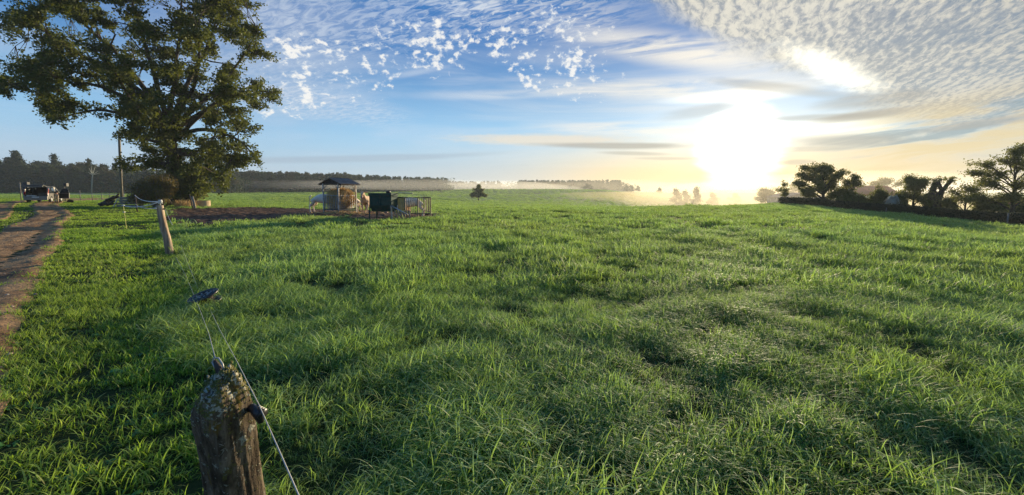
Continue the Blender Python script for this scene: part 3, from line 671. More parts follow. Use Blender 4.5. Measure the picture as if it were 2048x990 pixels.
while len(cent) < 225 and tries < 30000:
    tries += 1; x, y = rng.uniform(-40, 560), rng.uniform(-115, 390)
    if not inpoly(np.array([x]), np.array([y]), OUT)[0]: continue
    ex = min(1, abs(x-290)/290); dm = 9.5*math.sqrt(max(.04, 1-ex*ex))*(1 if y < 240 else .62); dy_ = rng.uniform(-1, 1)*dm
    p = np.array(at(x, y, OY+dy_))-np.array(ob)
    if cent and min(np.linalg.norm((p-c[0])*np.array([1, .6, 1])) for c in cent) < 1.26: continue
    # natural windows in the crown where limbs show against the sky
    if any(((x-a)/rx)**2+((y-b_)/ry)**2 < 1 for a, b_, rx, ry in ((300, 150, 20, 34), (110, 95, 40, 9), (25, 95, 30, 10), (70, 45, 24, 8), (60, -10, 20, 14), (150, 55, 10, 14), (45, 205, 30, 10), (440, 120, 10, 20), (330, 10, 8, 26), (500, 150, 16, 8), (385, 165, 14, 24), (215, 195, 30, 10), (345, 75, 12, 30), (150, 140, 26, 8), (60, 120, 26, 9), (415, 30, 12, 16), (290, 30, 12, 22), (235, 60, 14, 22), (470, 215, 26, 8), (180, 20, 16, 12), (340, 210, 18, 26))): continue
    cent.append((p,))
C = []
for (p,) in cent:
    d2 = ((LP[:, :3]-p)**2).sum(1)+(LP[:, 4] < .22)*30; k_ = d2.argmin(); q = LP[k_, :3]; L = math.sqrt(d2[k_]); r0 = max(.03, min(LP[k_, 3]*.6, .03+.022*L))
    B = bez(q, (q+p)/2+np.array([0, 0, .14])*L, p, 6, .05*L); mb.tube(B, [r0*(1-.7*j/5) for j in range(6)], 5, cap=False)
    R0 = rng.uniform(.85, 1.45)
    for s in range(9):
        v = rng.uniform(.45, 1); q2 = B[min(int(v*5), 4)]; d = rng.normal(0, 1, 3); d /= np.linalg.norm(d); e = p+d*R0*np.array([1, 1, .8])*rng.uniform(.65, 1.15)
        b2_ = bez(q2, (q2+e)/2+np.array([0, 0, .1]), e, 4, .05); mb.tube(b2_, [.028, .02, .014, .006], 4, cap=False)
        for w in (.45, .65, .82, 1.0): C.append(q2*(1-w)+e*w+rng.normal(0, .12, 3))
for q in LP:
    if q[4] > .45:
        for k_ in range(7): C.append(q[:3]+rng.normal(0, .38, 3))
Vl, Fl = leaves(C, .19, 15, .22, .8, .15)
oak = thing('oak_tree', 'huge old oak with dark spreading crown towering over the bramble bush', 'tree', ob)
o = mb.obj('trunk', M['bark'], oak, smooth=True); link('crown', npmesh('crown', Vl, Fl, M['oak_leaf']), oak)
print('oak leaves', len(Fl))

# the bush and brambles at its foot
def bush(name, label, cat, px0, px1, pyt, Y, m, bark=None, depth=None, n=26, per=24, ls=.12, sig=.2, group=None, droop=0.0, dip=0.3, nclump=5, sink=0.0, inner=.35):
    """several stems spreading from one foot; fills the pixel box px0..px1 up to pyt"""
    b = gx((px0+px1)/2, Y); k = Y/F; w = (px1-px0)*k/2; top = at((px0+px1)/2, pyt, Y).z-b.z; dp = depth or w
    C = []; mb = MB(); nst = 7
    for s in range(nst):
        a = s*2.399+.5; rr_ = rng.uniform(.15, 1); c = np.array([math.cos(a)*w*.62*rr_, math.sin(a)*dp*.5*rr_, top*(rng.uniform(.42, .66)-.22*rr_*rr_)])
        f0 = np.array([rng.normal(0, .12*w), rng.normal(0, .1*dp), -.1]); L = bez(f0, np.array([c[0]*.3, c[1]*.3, c[2]*.7]), c, 7, .04*w)
        mb.tube(L, [.03*w+.02-.02*w*i/7 for i in range(7)], 5)
        for j in range(n):
            v = rng.uniform(.25, 1); i = min(int(v*6), 5); q = L[i]; d = rng.normal(0, 1, 3); d /= np.linalg.norm(d)
            e = c+d*np.array([w*.42, dp*.4, top*.40])*rng.random()**.4*rng.uniform(.8, 1.15); e[2] = max(e[2], .05*top+.05*rng.random())
            B = bez(q, (q+e)/2+np.array([0, 0, .08*top]), e, 5, .02*w); mb.tube(B, [.016+.006*w*(1-t/5) for t in range(5)], 4, cap=False)
            for t in rng.uniform(.3, 1.03, nclump): C.append(q+(e-q)*t+rng.normal(0, sig*.4, 3)+np.array([0, 0, .08*top])*4*t*(1-t)*.5)
    V, Fc = leaves(C, sig, per, ls, 1.0, droop); V[:, 2] = np.maximum(V[:, 2], -.05)
    t = thing(name, label, cat, b, 0, group); mb.obj('trunk', bark or M['bark'], t, smooth=True); link('crown', npmesh('crown', V, Fc, m), t)
    return t
bush('bramble_bush', 'broad reddish brown thorny bush spreading under the oak', 'bush', 246, 384, 340, 38.3, M['bush_leaf'], M['bark_grey'], depth=2.6, n=42, per=13, ls=.12, sig=.17, nclump=6)
bush('understorey_bush', 'leafy green understorey shrub hiding the foot of the oak', 'bush', 318, 442, 306, 43.0, M['farm_leaf'], depth=3.0, n=38, per=12, ls=.17, sig=.24, nclump=6)
# bare sticks that poke from the bush
t = thing('bare_branches', 'pale dead branches rising out of the bush beside the pole', 'branch', gx(262, 39.6))
b0 = np.array(gx(262, 39.6))
for pts in ([(262, 395), (264, 372), (258, 356), (247, 343)], [(263, 378), (258, 364), (248, 361)], [(300, 400), (322, 372), (330, 350), (333, 335)], [(300, 405), (345, 380), (352, 352)], [(330, 405), (318, 375), (312, 352)], [(345, 410), (332, 385), (310, 368)]):
    MB().tube([np.array(at(x, y, 39.4))-b0 for x, y in pts], [.035, .028, .02, .012][:len(pts)] if len(pts) == 4 else [.03, .022, .012], 5).obj('branch', M['bark_grey'], t, True)
# tall tan grass at the foot of the bush
def tallgrass(name, label, px, Y, w, h, m, n=160, cat='plant'):
    b = gx(px, Y); V = []; Fc = []
    for i in range(n):
        a = rng.uniform(0, 6.28); r = w*math.sqrt(rng.random()); x0, y0 = r*math.cos(a), r*math.sin(a); hh = h*rng.uniform(.5, 1.1); dx_, dy_ = rng.normal(0, .3*hh, 2); o = len(V); th = rng.uniform(0, 3.14); c_, s_2 = math.cos(th)*.02, math.sin(th)*.02
        V += [(x0-c_, y0-s_2, 0), (x0+c_, y0+s_2, 0), (x0+dx_*.4-c_, y0+dy_*.4-s_2, hh*.7), (x0+dx_*.4+c_, y0+dy_*.4+s_2, hh*.7), (x0+dx_, y0+dy_, hh), (x0+dx_+.01, y0+dy_, hh)]
        Fc += [(o, o+1, o+3, o+2), (o+2, o+3, o+5, o+4)]
    o = link(name, npmesh(name, V, Fc, m), None, b); return tag(o, label, cat)
tallgrass('dry_grass_clump', 'tall dry golden grass at the right foot of the bush', 372, 39.5, .9, .75, M['hay'], 260)

# woodland: six kinds of tree, copied
def crownlobes(H, Rr, k, base=.35, squash=.8):
    out = []
    for i in range(k):
        a = i*2.4; f = i/max(1, k-1); z = H*(base+(1-base)*(.12+.76*f)); rr = Rr*(math.sin(math.pi*min(.98, .22+.72*f)))**.7
        out.append((np.array([math.cos(a)*rr*.55, math.sin(a)*rr*.55, z]), (rr*.62, rr*.62, H*(1-base)/k*1.5*squash), min(1, .45+.55*f)))
    return out
kinds = []
for v, (H, Rr, k) in enumerate(((14, 4.4, 7), (12.5, 4.8, 6), (15, 3.8, 8))):
    kinds.append(tree_meshes('d', M['bark'], M['wood_leaf'] if v != 1 else M['wood_brown'], trunk=[(0, 0, -.5), (.1, 0, H*.3), (0, .1, H*.6), (0, 0, H*.85)], tr=.24, lobes=crownlobes(H, Rr, k, .16 if v else .1), nsub=16, nclump=4, per=9, sig=.42, lsize=.5, limb_r=.4, wob=.15, sidesn=4, sub_r=.03))
def pine_meshes(H, top=.5):
    mb = MB().tube([(0, 0, -.5), (.1, 0, H*.5), (0, 0, H)], [.22, .16, .04], 6); C = []
    n = 26
    for i in range(n):
        f = top+(1-top)*i/n; L = (1-f)*H*.30/(1-top)*.5*rng.uniform(.6, 1.25)+.5; a = i*2.4+rng.normal(0, .3); z = H*f
        e = np.array([math.cos(a)*L, math.sin(a)*L, z+.25*L*rng.uniform(-.3, 1)]); mb.tube([(0, 0, z), e], [.06, .02], 4, cap=False)
        for t in (.35, .6, .8, 1.0): C.append(np.array([0, 0, z])*(1-t)+e*t)
    V, Fc = leaves(C, .32, 16, .5, .4); a = mb.mesh('trunk', M['bark']); return a, npmesh('crown', V, Fc, M['pine'])
kinds += [pine_meshes(16, .42), pine_meshes(15, .60), pine_meshes(13, .25)]
CH = [14, 12.5, 15, 16, 15, 13]
wr = np.random.default_rng(5)
def anchor(px):
    for a, s in ((38, 'left of the parked car'), (128, 'behind the parked car'), (225, 'between the car and the pole'), (262, 'behind the telegraph pole'), (400, 'hidden behind the oak'), (480, 'just right of the oak'), (570, 'between the oak and the feeder'), (636, 'left of the roofed feeder'), (725, 'above the roofed feeder'), (800, 'above the green feeder'), (850, 'above the barred pen'), (885, 'at its right end'), (950, 'left of the lone tree'), (1010, 'right of the lone tree'), (1110, 'at its left end'), (1190, 'in its middle')):
        if px < a: return s
    return 'at its right end'
def row(px0, px1, Ya, Yb, ty0, ty1, n, group, label_d, label_p, pinef=.3, jit=.6, name='broadleaf_tree', sinkf=0.0):
    for i in range(n):
        f = (i+wr.uniform(-jit, jit))/max(1, n-1); px = px0+(px1-px0)*f; Y = Ya+(Yb-Ya)*f+wr.uniform(-5, 9); b = gx(px, Y)
        top = at(px, ty0+(ty1-ty0)*f, Y).z; h = (top-b.z)*wr.uniform(.94, 1.01)
        p = wr.random() < pinef; k = wr.choice([3, 4, 5]) if p else wr.choice([0, 0, 1, 2, 2])
        if p: h *= wr.uniform(.98, 1.07)
        s = h/CH[k]; b.z -= .2
        w_ = max(s, .72)*(wr.uniform(.8, 1.0) if p else wr.uniform(1.15, 1.5))
        t = put_tree('pine_tree' if p else name, label_p if p else label_d, 'tree', kinds[k], b, wr.uniform(0, 6.28), w_, group+(', pines ' if p else ', broadleaf ')+anchor(px), sz=s)
        t['label'] = t['label']+', '+anchor(px)
row(-70, 300, 182, 196, 314, 331, 30, 'back rank of the left wood', 'leafy tree in the rear rank of the left wood', 'dark pine in the rear rank of the left wood', .4)
row(-60, 470, 165, 190, 322, 345, 46, 'front rank of the left wood', 'leafy tree on the near edge of the left wood', 'pine on the near edge of the left wood', .22)
row(436, 700, 215, 250, 339, 347, 42, 'wood behind the hay feeder', 'misty tree on the near edge of the long wood', 'misty pine on the near edge of the long wood', .45)
row(680, 882, 250, 300, 347, 358, 36, 'wood behind the green feeder', 'misty tree on the farther near edge of the long wood', 'misty pine on the farther near edge of the long wood', .45)
row(430, 880, 240, 318, 341, 354, 54, 'back rank of the long wood', 'tree in the back rank of the long wood', 'pine in the back rank of the long wood', .5)
row(875, 1000, 420, 460, 362, 362, 26, 'fading wood left of the gap', 'faint tree of the far wood before the gap', 'faint pine of the far wood before the gap', .3)
row(1040, 1240, 520, 540, 360, 360, 50, 'hilltop wood right of the gap', 'faint golden tree of the hilltop wood', 'faint golden pine of the hilltop wood', .15)
p = put_tree('pine_tree', 'tallest dark pine standing clear of the left wood above the car', 'tree', kinds[4], gx(43, 172), 1.0, 1.0, sz=(at(43, 302, 172).z-gx(43, 172).z)/15)
p = put_tree('pine_tree', 'pine with layered top rising from the wood right of the car', 'tree', kinds[3], gx(118, 174), 2.0, .95, sz=(at(118, 308, 174).z-gx(118, 174).z)/16)
p = put_tree('pine_tree', 'pointed pine rising from the wood left of the telegraph pole', 'tree', kinds[5], gx(186, 170), 2.0, .9, sz=(at(186, 318, 170).z-gx(186, 170).z)/13)
for px, Y, ty in ((892, 330, 356), (870, 325, 357)):
    b = gx(px, Y); put_tree('pine_tree', ('lone pine just right of the long wood, further from it' if px > 880 else 'lone pine at the very end of the long wood'), 'tree', kinds[4], b, 1, 1.0, sz=(at(px, ty, Y).z-b.z)/15)
# pale dead tree in the wood
t = thing('bare_tree', 'pale bare tree with forked limbs inside the left wood', 'tree', gx(186, 160)); b0 = np.array(gx(186, 160)); mb = MB()
mb.tube([(0, 0, 0), np.array(at(185, 350, 160))-b0], [.25, .15], 6)
for x, y in ((178, 336), (182, 333), (190, 334), (196, 342), (176, 344), (200, 346)): mb.tube([np.array(at(185, 350, 160))-b0, np.array(at((x+185)/2, (y+348)/2+1, 160))-b0, np.array(at(x, y, 160))-b0], [.15, .1, .04], 4)
mb.obj('trunk', M['pale_leaf'], t, True)
# dark brush closing the foot of the woods
def brush(name, label, pts, w, h, n, ls=.6):
    C = []
    P = [gx(*p) for p in pts]
    for i in range(len(P)-1):
        k = int(n*(P[i+1]-P[i]).length/sum((P[j+1]-P[j]).length for j in range(len(P)-1)))
        for q in range(k):
            t = rng.random(); p = P[i].lerp(P[i+1], t); x = p.x+rng.uniform(-w, w); y = p.y+rng.uniform(-w, w); C.append((x, y, gz(x, y)+rng.uniform(0, h)*rng.random()**.5))
    V, Fc = leaves(C, .6, 7, ls); o = link(name, npmesh(name, V, Fc, M['wood_leaf'])); return tag(o, label, 'undergrowth', kind='stuff')
brush('undergrowth', 'dense dark undergrowth filling the left wood', [(-80, 172), (200, 175), (470, 192)], 7, 10, 6500)
brush('undergrowth', 'dense dark undergrowth filling the long misty wood', [(420, 222), (700, 259), (890, 309)], 8, 9.5, 8500)
brush('undergrowth', 'thick growth of the far wood left of the gap', [(870, 430), (1003, 470)], 12, 9, 3200, 1.1)
brush('undergrowth', 'thick growth of the hilltop wood right of the gap', [(1028, 530), (1250, 550)], 12, 13, 5200, 1.1)

# the lone fruit tree and the scattered valley trees
def small_tree(name, label, px, Y, pyb, pyt, w, m=None, lean=0, k=6, per=16, ls=.28, sig=.26, base=.28, group=None, bark=None, nsub=12, tr=None, nclump=4, yb=None, cat='tree'):
    b = gx(px, Y); H = at(px, pyt, Y).z-b.z; Rr = w*Y/F/2
    ms = tree_meshes('t', bark or M['bark'], m or M['farm_leaf'], trunk=[(0, 0, -.2), (lean*.1, 0, H*.2), (lean*.25, .05, H*.45), (lean*.4, 0, H*.75)], tr=tr or H*.028, lobes=crownlobes(H, Rr*1.15, k, base), nsub=nsub, nclump=nclump, per=per, sig=sig, lsize=ls, limb_r=.5, wob=.08, sidesn=5, sub_r=.015)
    return put_tree(name, label, cat, ms, b, 0, 1, group)
b = gx(957, 150); H = at(957, 370, 150).z-b.z; kk = 150/F
lb = [(np.array([dx_*kk, 0, (402-py)*kk]), (rx*kk, rx*kk, rz*kk), u) for dx_, py, rx, rz, u in ((1, 374, 5, 4, 1), (-4, 381, 8, 4, .9), (5, 382, 7, 4, .8), (-9, 389, 9, 3.4, .6), (9, 390, 9, 3.4, .6), (0, 388, 9, 4, .7), (15, 392, 5, 2, .5), (-13, 393, 5, 2, .5), (0, 393, 8, 2.5, .5))]
put_tree('fruit_tree', 'small lone tree with tiered crown in the open meadow', 'tree', tree_meshes('t', M['bark'], M['farm_leaf'], trunk=[(0, 0, -.2), (0, 0, 1.2), (.1, 0, 3.2), (.2, 0, 4.8)], tr=.2, lobes=lb, nsub=18, nclump=5, per=14, sig=.22, lsize=.3, limb_r=.4, wob=.08), b)
VT = [(1392, 190, 377, 18, 'rounded misty tree standing clear in the golden valley'), (1318, 420, 376, 10, 'tiny misty tree beside the pale stubble field'), (1352, 220, 378, 26, 'wide misty tree in the valley, left of the rounded one'), (1370, 215, 381, 20, 'low misty tree between two larger ones in the valley'),
      (1425, 240, 386, 22, 'faintest low tree dissolving in mist right of the rounded one'), (1470, 300, 387, 26, 'ghostly tree nearly lost in mist below the sun'), (1175, 440, 368, 26, 'low rounded bush below the hilltop wood'), (1252, 470, 369, 10, 'small tree at the right end of the hilltop'), (1262, 470, 371, 12, 'second small tree past the hilltop wood'), (1275, 470, 372, 10, 'third small tree past the hilltop wood, lowest'),
      (1140, 450, 372, 12, 'little bush on the ridge below the hilltop wood')]
for px, Y, ty, w, lab in VT:
    small_tree('misty_tree', lab, px, Y, 0, ty, w, M['wood_leaf'], k=5, per=10, ls=.5, sig=.5, base=.15)

# ------------------------------------------------------------------ right side: hedge, farm, garden trees
HP = [gx(1562, 57), gx(1640, 50), gx(1755, 42), gx(1880, 36), gx(2048, 30.5), gx(2160, 28)]
def along(P, s):
    L = [0]
    for i in range(len(P)-1): L.append(L[-1]+(P[i+1]-P[i]).length)
    s = min(max(s, 0), L[-1]-1e-6)
    for i in range(len(P)-1):
        if s <= L[i+1]: return P[i].lerp(P[i+1], (s-L[i])/(L[i+1]-L[i])), (P[i+1]-P[i]).normalized()
hl = sum((HP[i+1]-HP[i]).length for i in range(len(HP)-1)); C = []; stems = MB()
for i in range(7000):
    p, d = along(HP, rng.random()*hl); n_ = Vector((-d.y, d.x, 0)); q = rng.uniform(-1, 1); ww = .48
    z = rng.random()**.6*.88; p = p+n_*q*ww*(1-.25*z); zz = gz(p.x, p.y); C.append((p.x, p.y, zz+z+.05*math.sin(p.x*1.3)))
for i in range(230):
    p, d = along(HP, (i+.5)/230*hl); zz = gz(p.x, p.y); stems.tube([(p.x, p.y, zz-.1), (p.x+rng.normal(0, .05), p.y+rng.normal(0, .05), zz+.72)], [.03, .012], 4)
t = thing('clipped_hedge', 'long low dark clipped hedge along the right edge of the pasture', 'hedge', HP[2])
V, Fc = leaves(C, .10, 16, .10); V -= np.array(HP[2]); stems.v = [tuple(Vector(v)-HP[2]) for v in stems.v]
stems.obj('stems', M['bark'], t); link('foliage', npmesh('foliage', V, Fc, M['hedge_leaf']), t)
for px, Y, ty, by, lab in ((1561, 56, 408, 414, 'short dark post at the left end of the hedge'), (1586, 54, 408, 416, 'thin post in front of the hedge before the grey shed'), (1663, 47.5, 412, 422, 'thin grey post in front of the hedge by the large garden tree'), (1771, 40.5, 415, 431, 'leaning pale post in front of the hedge by the white gable'), (2017, 30.4, 426, 452, 'pale post in front of the hedge under the rightmost tree')):
    b = gx(px, Y); h = at(px, ty, Y).z-b.z; tp = .1 if px == 1771 else .02
    tag(MB().tube([(0, 0, -.15), (tp*.5, 0, h*.5), (tp, 0, h)], [.05, .047, .042], 8).obj('fence_post', M['old_wood'], None, True, loc=b), lab, 'post')
# grey shed
SY = 90.0; b = gx(1606, SY); k = SY/F
def zz(py, Y, px=1606): return at(px, py, Y).z
sh = thing('field_shed', 'low grey shed with a shallow pitched roof behind the hedge', 'shed', b)
x0, x1, xr, e0, e1, rz = (1573-1606)*k, (1712-1606)*k, (1604-1606)*k, zz(395, SY)-b.z, zz(391, SY)-b.z, zz(386, SY)-b.z
xw = (1641-1606)*k
MB().prism([(x0, -.6), (xw, -.6), (xw, e1), (xr, rz-.1), (x0, e0)], 1, 0, 7).obj('wall', M['wall_grey'], sh)
rf = MB(); rf.add([(x0-.3, -.35, e0-.08), (xr, -.35, rz), (xr, 7.3, rz), (x0-.3, 7.3, e0-.08), (x0-.3, -.35, e0+.04), (xr, -.35, rz+.12), (xr, 7.3, rz+.12), (x0-.3, 7.3, e0+.04)], [(3, 2, 1, 0), (4, 5, 6, 7), (0, 1, 5, 4), (2, 3, 7, 6), (1, 2, 6, 5), (3, 0, 4, 7)])
rf.add([(xr, -.35, rz), (xw+.4, -.35, e1-.08), (xw+.4, 7.3, e1-.08), (xr, 7.3, rz), (xr, -.35, rz+.12), (xw+.4, -.35, e1+.04), (xw+.4, 7.3, e1+.04), (xr, 7.3, rz+.12)], [(3, 2, 1, 0), (4, 5, 6, 7), (0, 1, 5, 4), (2, 3, 7, 6), (1, 2, 6, 5), (3, 0, 4, 7)])
rf.obj('roof', M['sheet'], sh)
MB().box(((1621-1606)*k, -.04, zz(401, SY)-b.z), (13*k, .06, 7*k)).obj('shutter', M['wall_white'], sh)
MB().box(((1577-1606)*k, -.04, zz(402, SY)-b.z), (4*k, .06, 10*k)).obj('door', M['wall_white'], sh)
# long grey lean-to going right from the shed
b2 = gx(1680, 96); k2 = 96/F
st_ = thing('low_outbuilding', 'low pale outbuilding partly hidden behind the large garden tree', 'shed', b2)
h2 = zz(392, 96)-b2.z
MB().box((0, 2, h2/2-.3), (76*k2, 4, h2+.6)).obj('wall', M['wall_grey'], st_); MB().box((0, 2, h2+.08), (80*k2, 4.5, .15)).obj('roof', M['sheet'], st_)
# house with red tiles
HYY = 80.0; hb = gx(1760, HYY); k = HYY/F
hs_ = thing('farmhouse', 'low white farmhouse with a red tiled roof behind the hedge', 'house', hb)
hx0, hx1 = (1716-1760)*k, (1797-1760)*k; ze = zz(388, HYY)-hb.z; zr = zz(372.5, HYY+3)-hb.z
wl = MB().box(((hx0+hx1)/2, 3, ze/2-.3), (hx1-hx0-.3, 6, ze+.6)); wl.prism([(.0, ze), (6, ze), (3, zr-.1)], 0, hx1-.4, hx1-.15); wl.prism([(.0, ze), (6, ze), (3, zr-.1)], 0, hx0+.15, hx0+.4); wl.obj('wall', M['wall_white'], hs_)
NR = 9; NT = 30; sl_ = math.hypot(3.35, zr-ze+.2); ang = math.atan2(zr-ze+.2, 3.35)
rfb = MB(); 
for sgn in (-1, 1):
    y0 = 3+sgn*3.35
    rfb.add([(hx0-.2, y0, ze-.2), (hx1+.2, y0, ze-.2), (hx1+.2, 3, zr), (hx0-.2, 3, zr), (hx0-.2, y0, ze-.3), (hx1+.2, y0, ze-.3), (hx1+.2, 3, zr-.1), (hx0-.2, 3, zr-.1)], [(0, 1, 2, 3), (7, 6, 5, 4), (0, 4, 5, 1), (1, 5, 6, 2), (3, 7, 4, 0)])
ro = rfb.obj('roof', M['tile_red'], hs_)
tb = MB().add([(0, 0, 0), (1, 0, 0), (1, 1, .12), (0, 1, .12), (0, 0, .10), (1, 0, .10), (1, 1, .17), (0, 1, .17)], [(3, 2, 1, 0), (4, 5, 6, 7), (0, 1, 5, 4), (2, 3, 7, 6), (1, 2, 6, 5), (3, 0, 4, 7)])
tm = tb.mesh('tile_course', M['tile_red'])
for r_ in range(NR):
    o = link('tile_course', tm, ro, (hx0-.2, -.35+(sl_/NR)*r_*math.cos(ang), ze-.19+(sl_/NR)*r_*math.sin(ang)))
    o.scale = (hx1-hx0+.4, sl_/NR*1.08, .6); o.rotation_euler = (ang, 0, 0)
MB().box((hx0+1.2, 3.2, zr+.25), (.5, .5, .9)).obj('chimney', M['wall_grey'], hs_)
MB().box(((1745-1760)*k, -.03, ze*.55), (.9, .06, .9)).obj('window', M['glass'], hs_)
MB().box(((1786-1760)*k, -.03, ze*.5), (.8, .06, 1.0)).obj('window', M['glass'], hs_)
# small red roof at far right
b = gx(2045, 62); k = 62/F; s2 = thing('garden_hut', 'little hut with a red roof behind the rightmost tree', 'hut', b)
MB().box((0, 0, .5), (3, 2.4, 1.6)).obj('wall', M['wall_grey'], s2); hz_ = at(2045, 408, 62).z-b.z; MB().prism([(-1.5, hz_), (1.5, hz_), (0, hz_+.8)], 0, -1.8, 1.8).obj('roof', M['tile_red'], s2)
MB().box((0, 0, (hz_+.9)/2), (2.8, 2.2, hz_-.9)).obj('gable', M['wall_grey'], s2)

# garden trees, each by the pixels it fills
def lobed(name, label, Y, foot, top_trunk, lobes, m, tr=.14, nsub=16, nclump=5, per=14, sig=.22, ls=.15, cat='tree', bark=None, droop=0.0, flat=1.0, group=None, inner=.3, base_mid=None):
    b = gx(foot[0], Y); b0 = np.array(b); P = [np.array(at(x, y, Y))-b0 for x, y in ([foot]+(base_mid or [])+[top_trunk])]; P[0] = np.array([0, 0, -.2])
    if len(P) == 2: P = [P[0], (P[0]+P[1])/2, P[1]]
    kk = Y/F; lb = []
    for i, (x, y, rx, rz, u) in enumerate(lobes):
        c = np.array(at(x, y, Y))-b0; c[1] += rng.uniform(-.8, .8)*rx*kk; lb.append((c, (rx*kk*1.25, rx*kk*1.1, rz*kk*1.25), u))
    mb, V, Fc = grow(P, tr, lb, nsub, nclump, per, sig, ls, limb_r=.5, wob=.06, flat=flat, droop=droop, sub_r=.012, inner=inner)
    t = thing(name, label, cat, b, 0, group); mb.obj('trunk', bark or M['bark'], t, True); link('crown', npmesh('crown', V, Fc, m), t); return t
lobed('misty_tree', 'misty round tree with a flat underside below the sun glow', 110, (1535, 412), (1535, 392), [(1535, 380, 12, 7, 1), (1524, 388, 9, 8, .7), (1546, 388, 9, 8, .7), (1520, 396, 8, 6, .5), (1535, 393, 12, 9, .6), (1548, 398, 8, 6, .5)], M['farm_leaf'], tr=.2, ls=.24, sig=.25)
lobed('misty_tree', 'paler misty tree behind the small slender garden tree', 150, (1585, 412), (1586, 385), [(1562, 378, 12, 8, .8), (1580, 376, 12, 9, 1), (1600, 374, 12, 9, 1), (1612, 385, 12, 9, .6), (1572, 392, 14, 10, .5), (1592, 394, 14, 10, .5)], M['farm_leaf'], tr=.25, ls=.3, sig=.4)
lobed('slender_tree', 'small slender young tree at the left end of the hedge', 60, (1568, 412), (1568, 375), [(1568, 370, 5, 7, 1), (1563, 380, 6, 6, .7), (1574, 381, 6, 6, .7), (1567, 388, 8, 5, .5), (1568, 403, 6, 6, .2)], M['farm_leaf'], tr=.05, ls=.14, sig=.14, nsub=8, per=10)
lobed('garden_tree', 'large spreading dark garden tree in front of the grey outbuilding', 60, (1647, 410), (1650, 372), [(1618, 338, 14, 9, .9), (1640, 334, 16, 9, 1), (1665, 334, 16, 9, 1), (1606, 350, 14, 8, .8), (1685, 345, 13, 10, .9), (1652, 352, 22, 14, .8), (1628, 362, 16, 11, .6), (1675, 366, 18, 13, .6), (1605, 380, 10, 6, .4), (1690, 382, 12, 10, .4), (1650, 376, 20, 12, .5), (1592, 366, 6, 4, .6), (1618, 388, 9, 5, .3), (1668, 388, 16, 9, .3)], M['farm_leaf'], tr=.26, nsub=20, per=16, base_mid=[(1646, 395)], ls=.17, sig=.2)
lobed('garden_tree', 'loose leafy tree between the large garden tree and the red roof', 58, (1706, 412), (1706, 372), [(1706, 354, 8, 8, 1), (1697, 366, 10, 9, .8), (1718, 366, 10, 8, .8), (1708, 382, 15, 10, .5), (1692, 394, 12, 8, .3), (1716, 396, 12, 8, .3)], M['farm_leaf'], tr=.1, per=12, ls=.15)
bush('garden_bush', 'round green bush in front of the red tiled roof', 'bush', 1733, 1786, 372, 55, M['farm_leaf'], n=22, per=14, ls=.15, sig=.2)
lobed('tree_behind_house', 'thin leafy tree showing above the red roof ridge', 95, (1770, 405), (1770, 372), [(1752, 364, 10, 6, .9), (1770, 360, 9, 7, 1), (1785, 362, 9, 7, .9), (1796, 366, 8, 6, .8), (1742, 368, 7, 4, .8)], M['farm_leaf'], tr=.15, ls=.2, sig=.28, per=9)
lobed('garden_tree', 'dense dark tree with spiky top right of the white gable', 52, (1826, 415), (1828, 375), [(1818, 372, 14, 12, .8), (1834, 362, 5, 12, 1), (1822, 358, 5, 8, 1), (1843, 374, 6, 14, .7), (1806, 388, 14, 12, .5), (1825, 392, 16, 12, .5), (1842, 396, 10, 10, .3), (1848, 362, 2.5, 9, .8)], M['farm_leaf'], tr=.14, per=16, ls=.15)
for a, c, ty, Y, lab in ((1664, 1698, 388, 57, 'low dark bush at the right foot of the large garden tree'), (1700, 1736, 384, 56, 'low dark bush under the loose leafy tree'), (1790, 1812, 380, 51, 'small bush between the white gable and the spiky tree'), (1845, 1872, 376, 50, 'small bush just left of the pollarded trunk'), (1884, 1912, 386, 49, 'bush just right of the pollarded trunk'), (1950, 1984, 388, 47, 'bush right of the low rounded garden tree'), (1982, 2016, 392, 46, 'bush left of the rightmost tree trunk'), (2030, 2062, 396, 41, 'bush at the foot of the rightmost tree')):
    bush('garden_bush', lab, 'bush', a, c, ty, Y, M['farm_leaf'], n=16, per=10, ls=.14, sig=.17)
# pale drooping grass by the gable
def fountain(name, label, px, Y, pyt, w, m, n=70, cat='plant', lean=0.0):
    b = gx(px, Y); H = at(px, pyt, Y).z-b.z; Rr = w*Y/F/2; V = []; Fc = []
    for i in range(n):
        a = rng.uniform(0, 6.28); r = Rr*rng.uniform(.3, 1.05); h = H*rng.uniform(.6, 1.0); L = bez(np.array([0, 0, .0]), np.array([math.cos(a)*r*.35+lean*.4, math.sin(a)*r*.35, h*1.35]), np.array([math.cos(a)*r+lean, math.sin(a)*r, h*rng.uniform(.25, .75)]), 8)
        sd = np.array([-math.sin(a), math.cos(a), 0])
        for j, p in enumerate(L):
            wdt = .02+.05*math.sin(j/7*3.1); o = len(V); V += [tuple(p-sd*wdt), tuple(p+sd*wdt)]
            if j: Fc.append((o-2, o-1, o+1, o))
        for j in range(3, 8):
            for q in range(3):
                o = len(V); p = L[j]; d = rng.normal(0, .1, 3); d[2] = -abs(d[2])-.1; V += [tuple(p), tuple(p+d*.5+sd*.03), tuple(p+d), tuple(p+d*.5-sd*.03)]; Fc.append((o, o+1, o+2, o+3))
    o = link(name, npmesh(name, V, Fc, m), None, b); return tag(o, label, cat)
fountain('pampas_grass', 'pale feathery pampas clump in front of the white gable', 1784, 50, 386, 28, M['pale_leaf'])
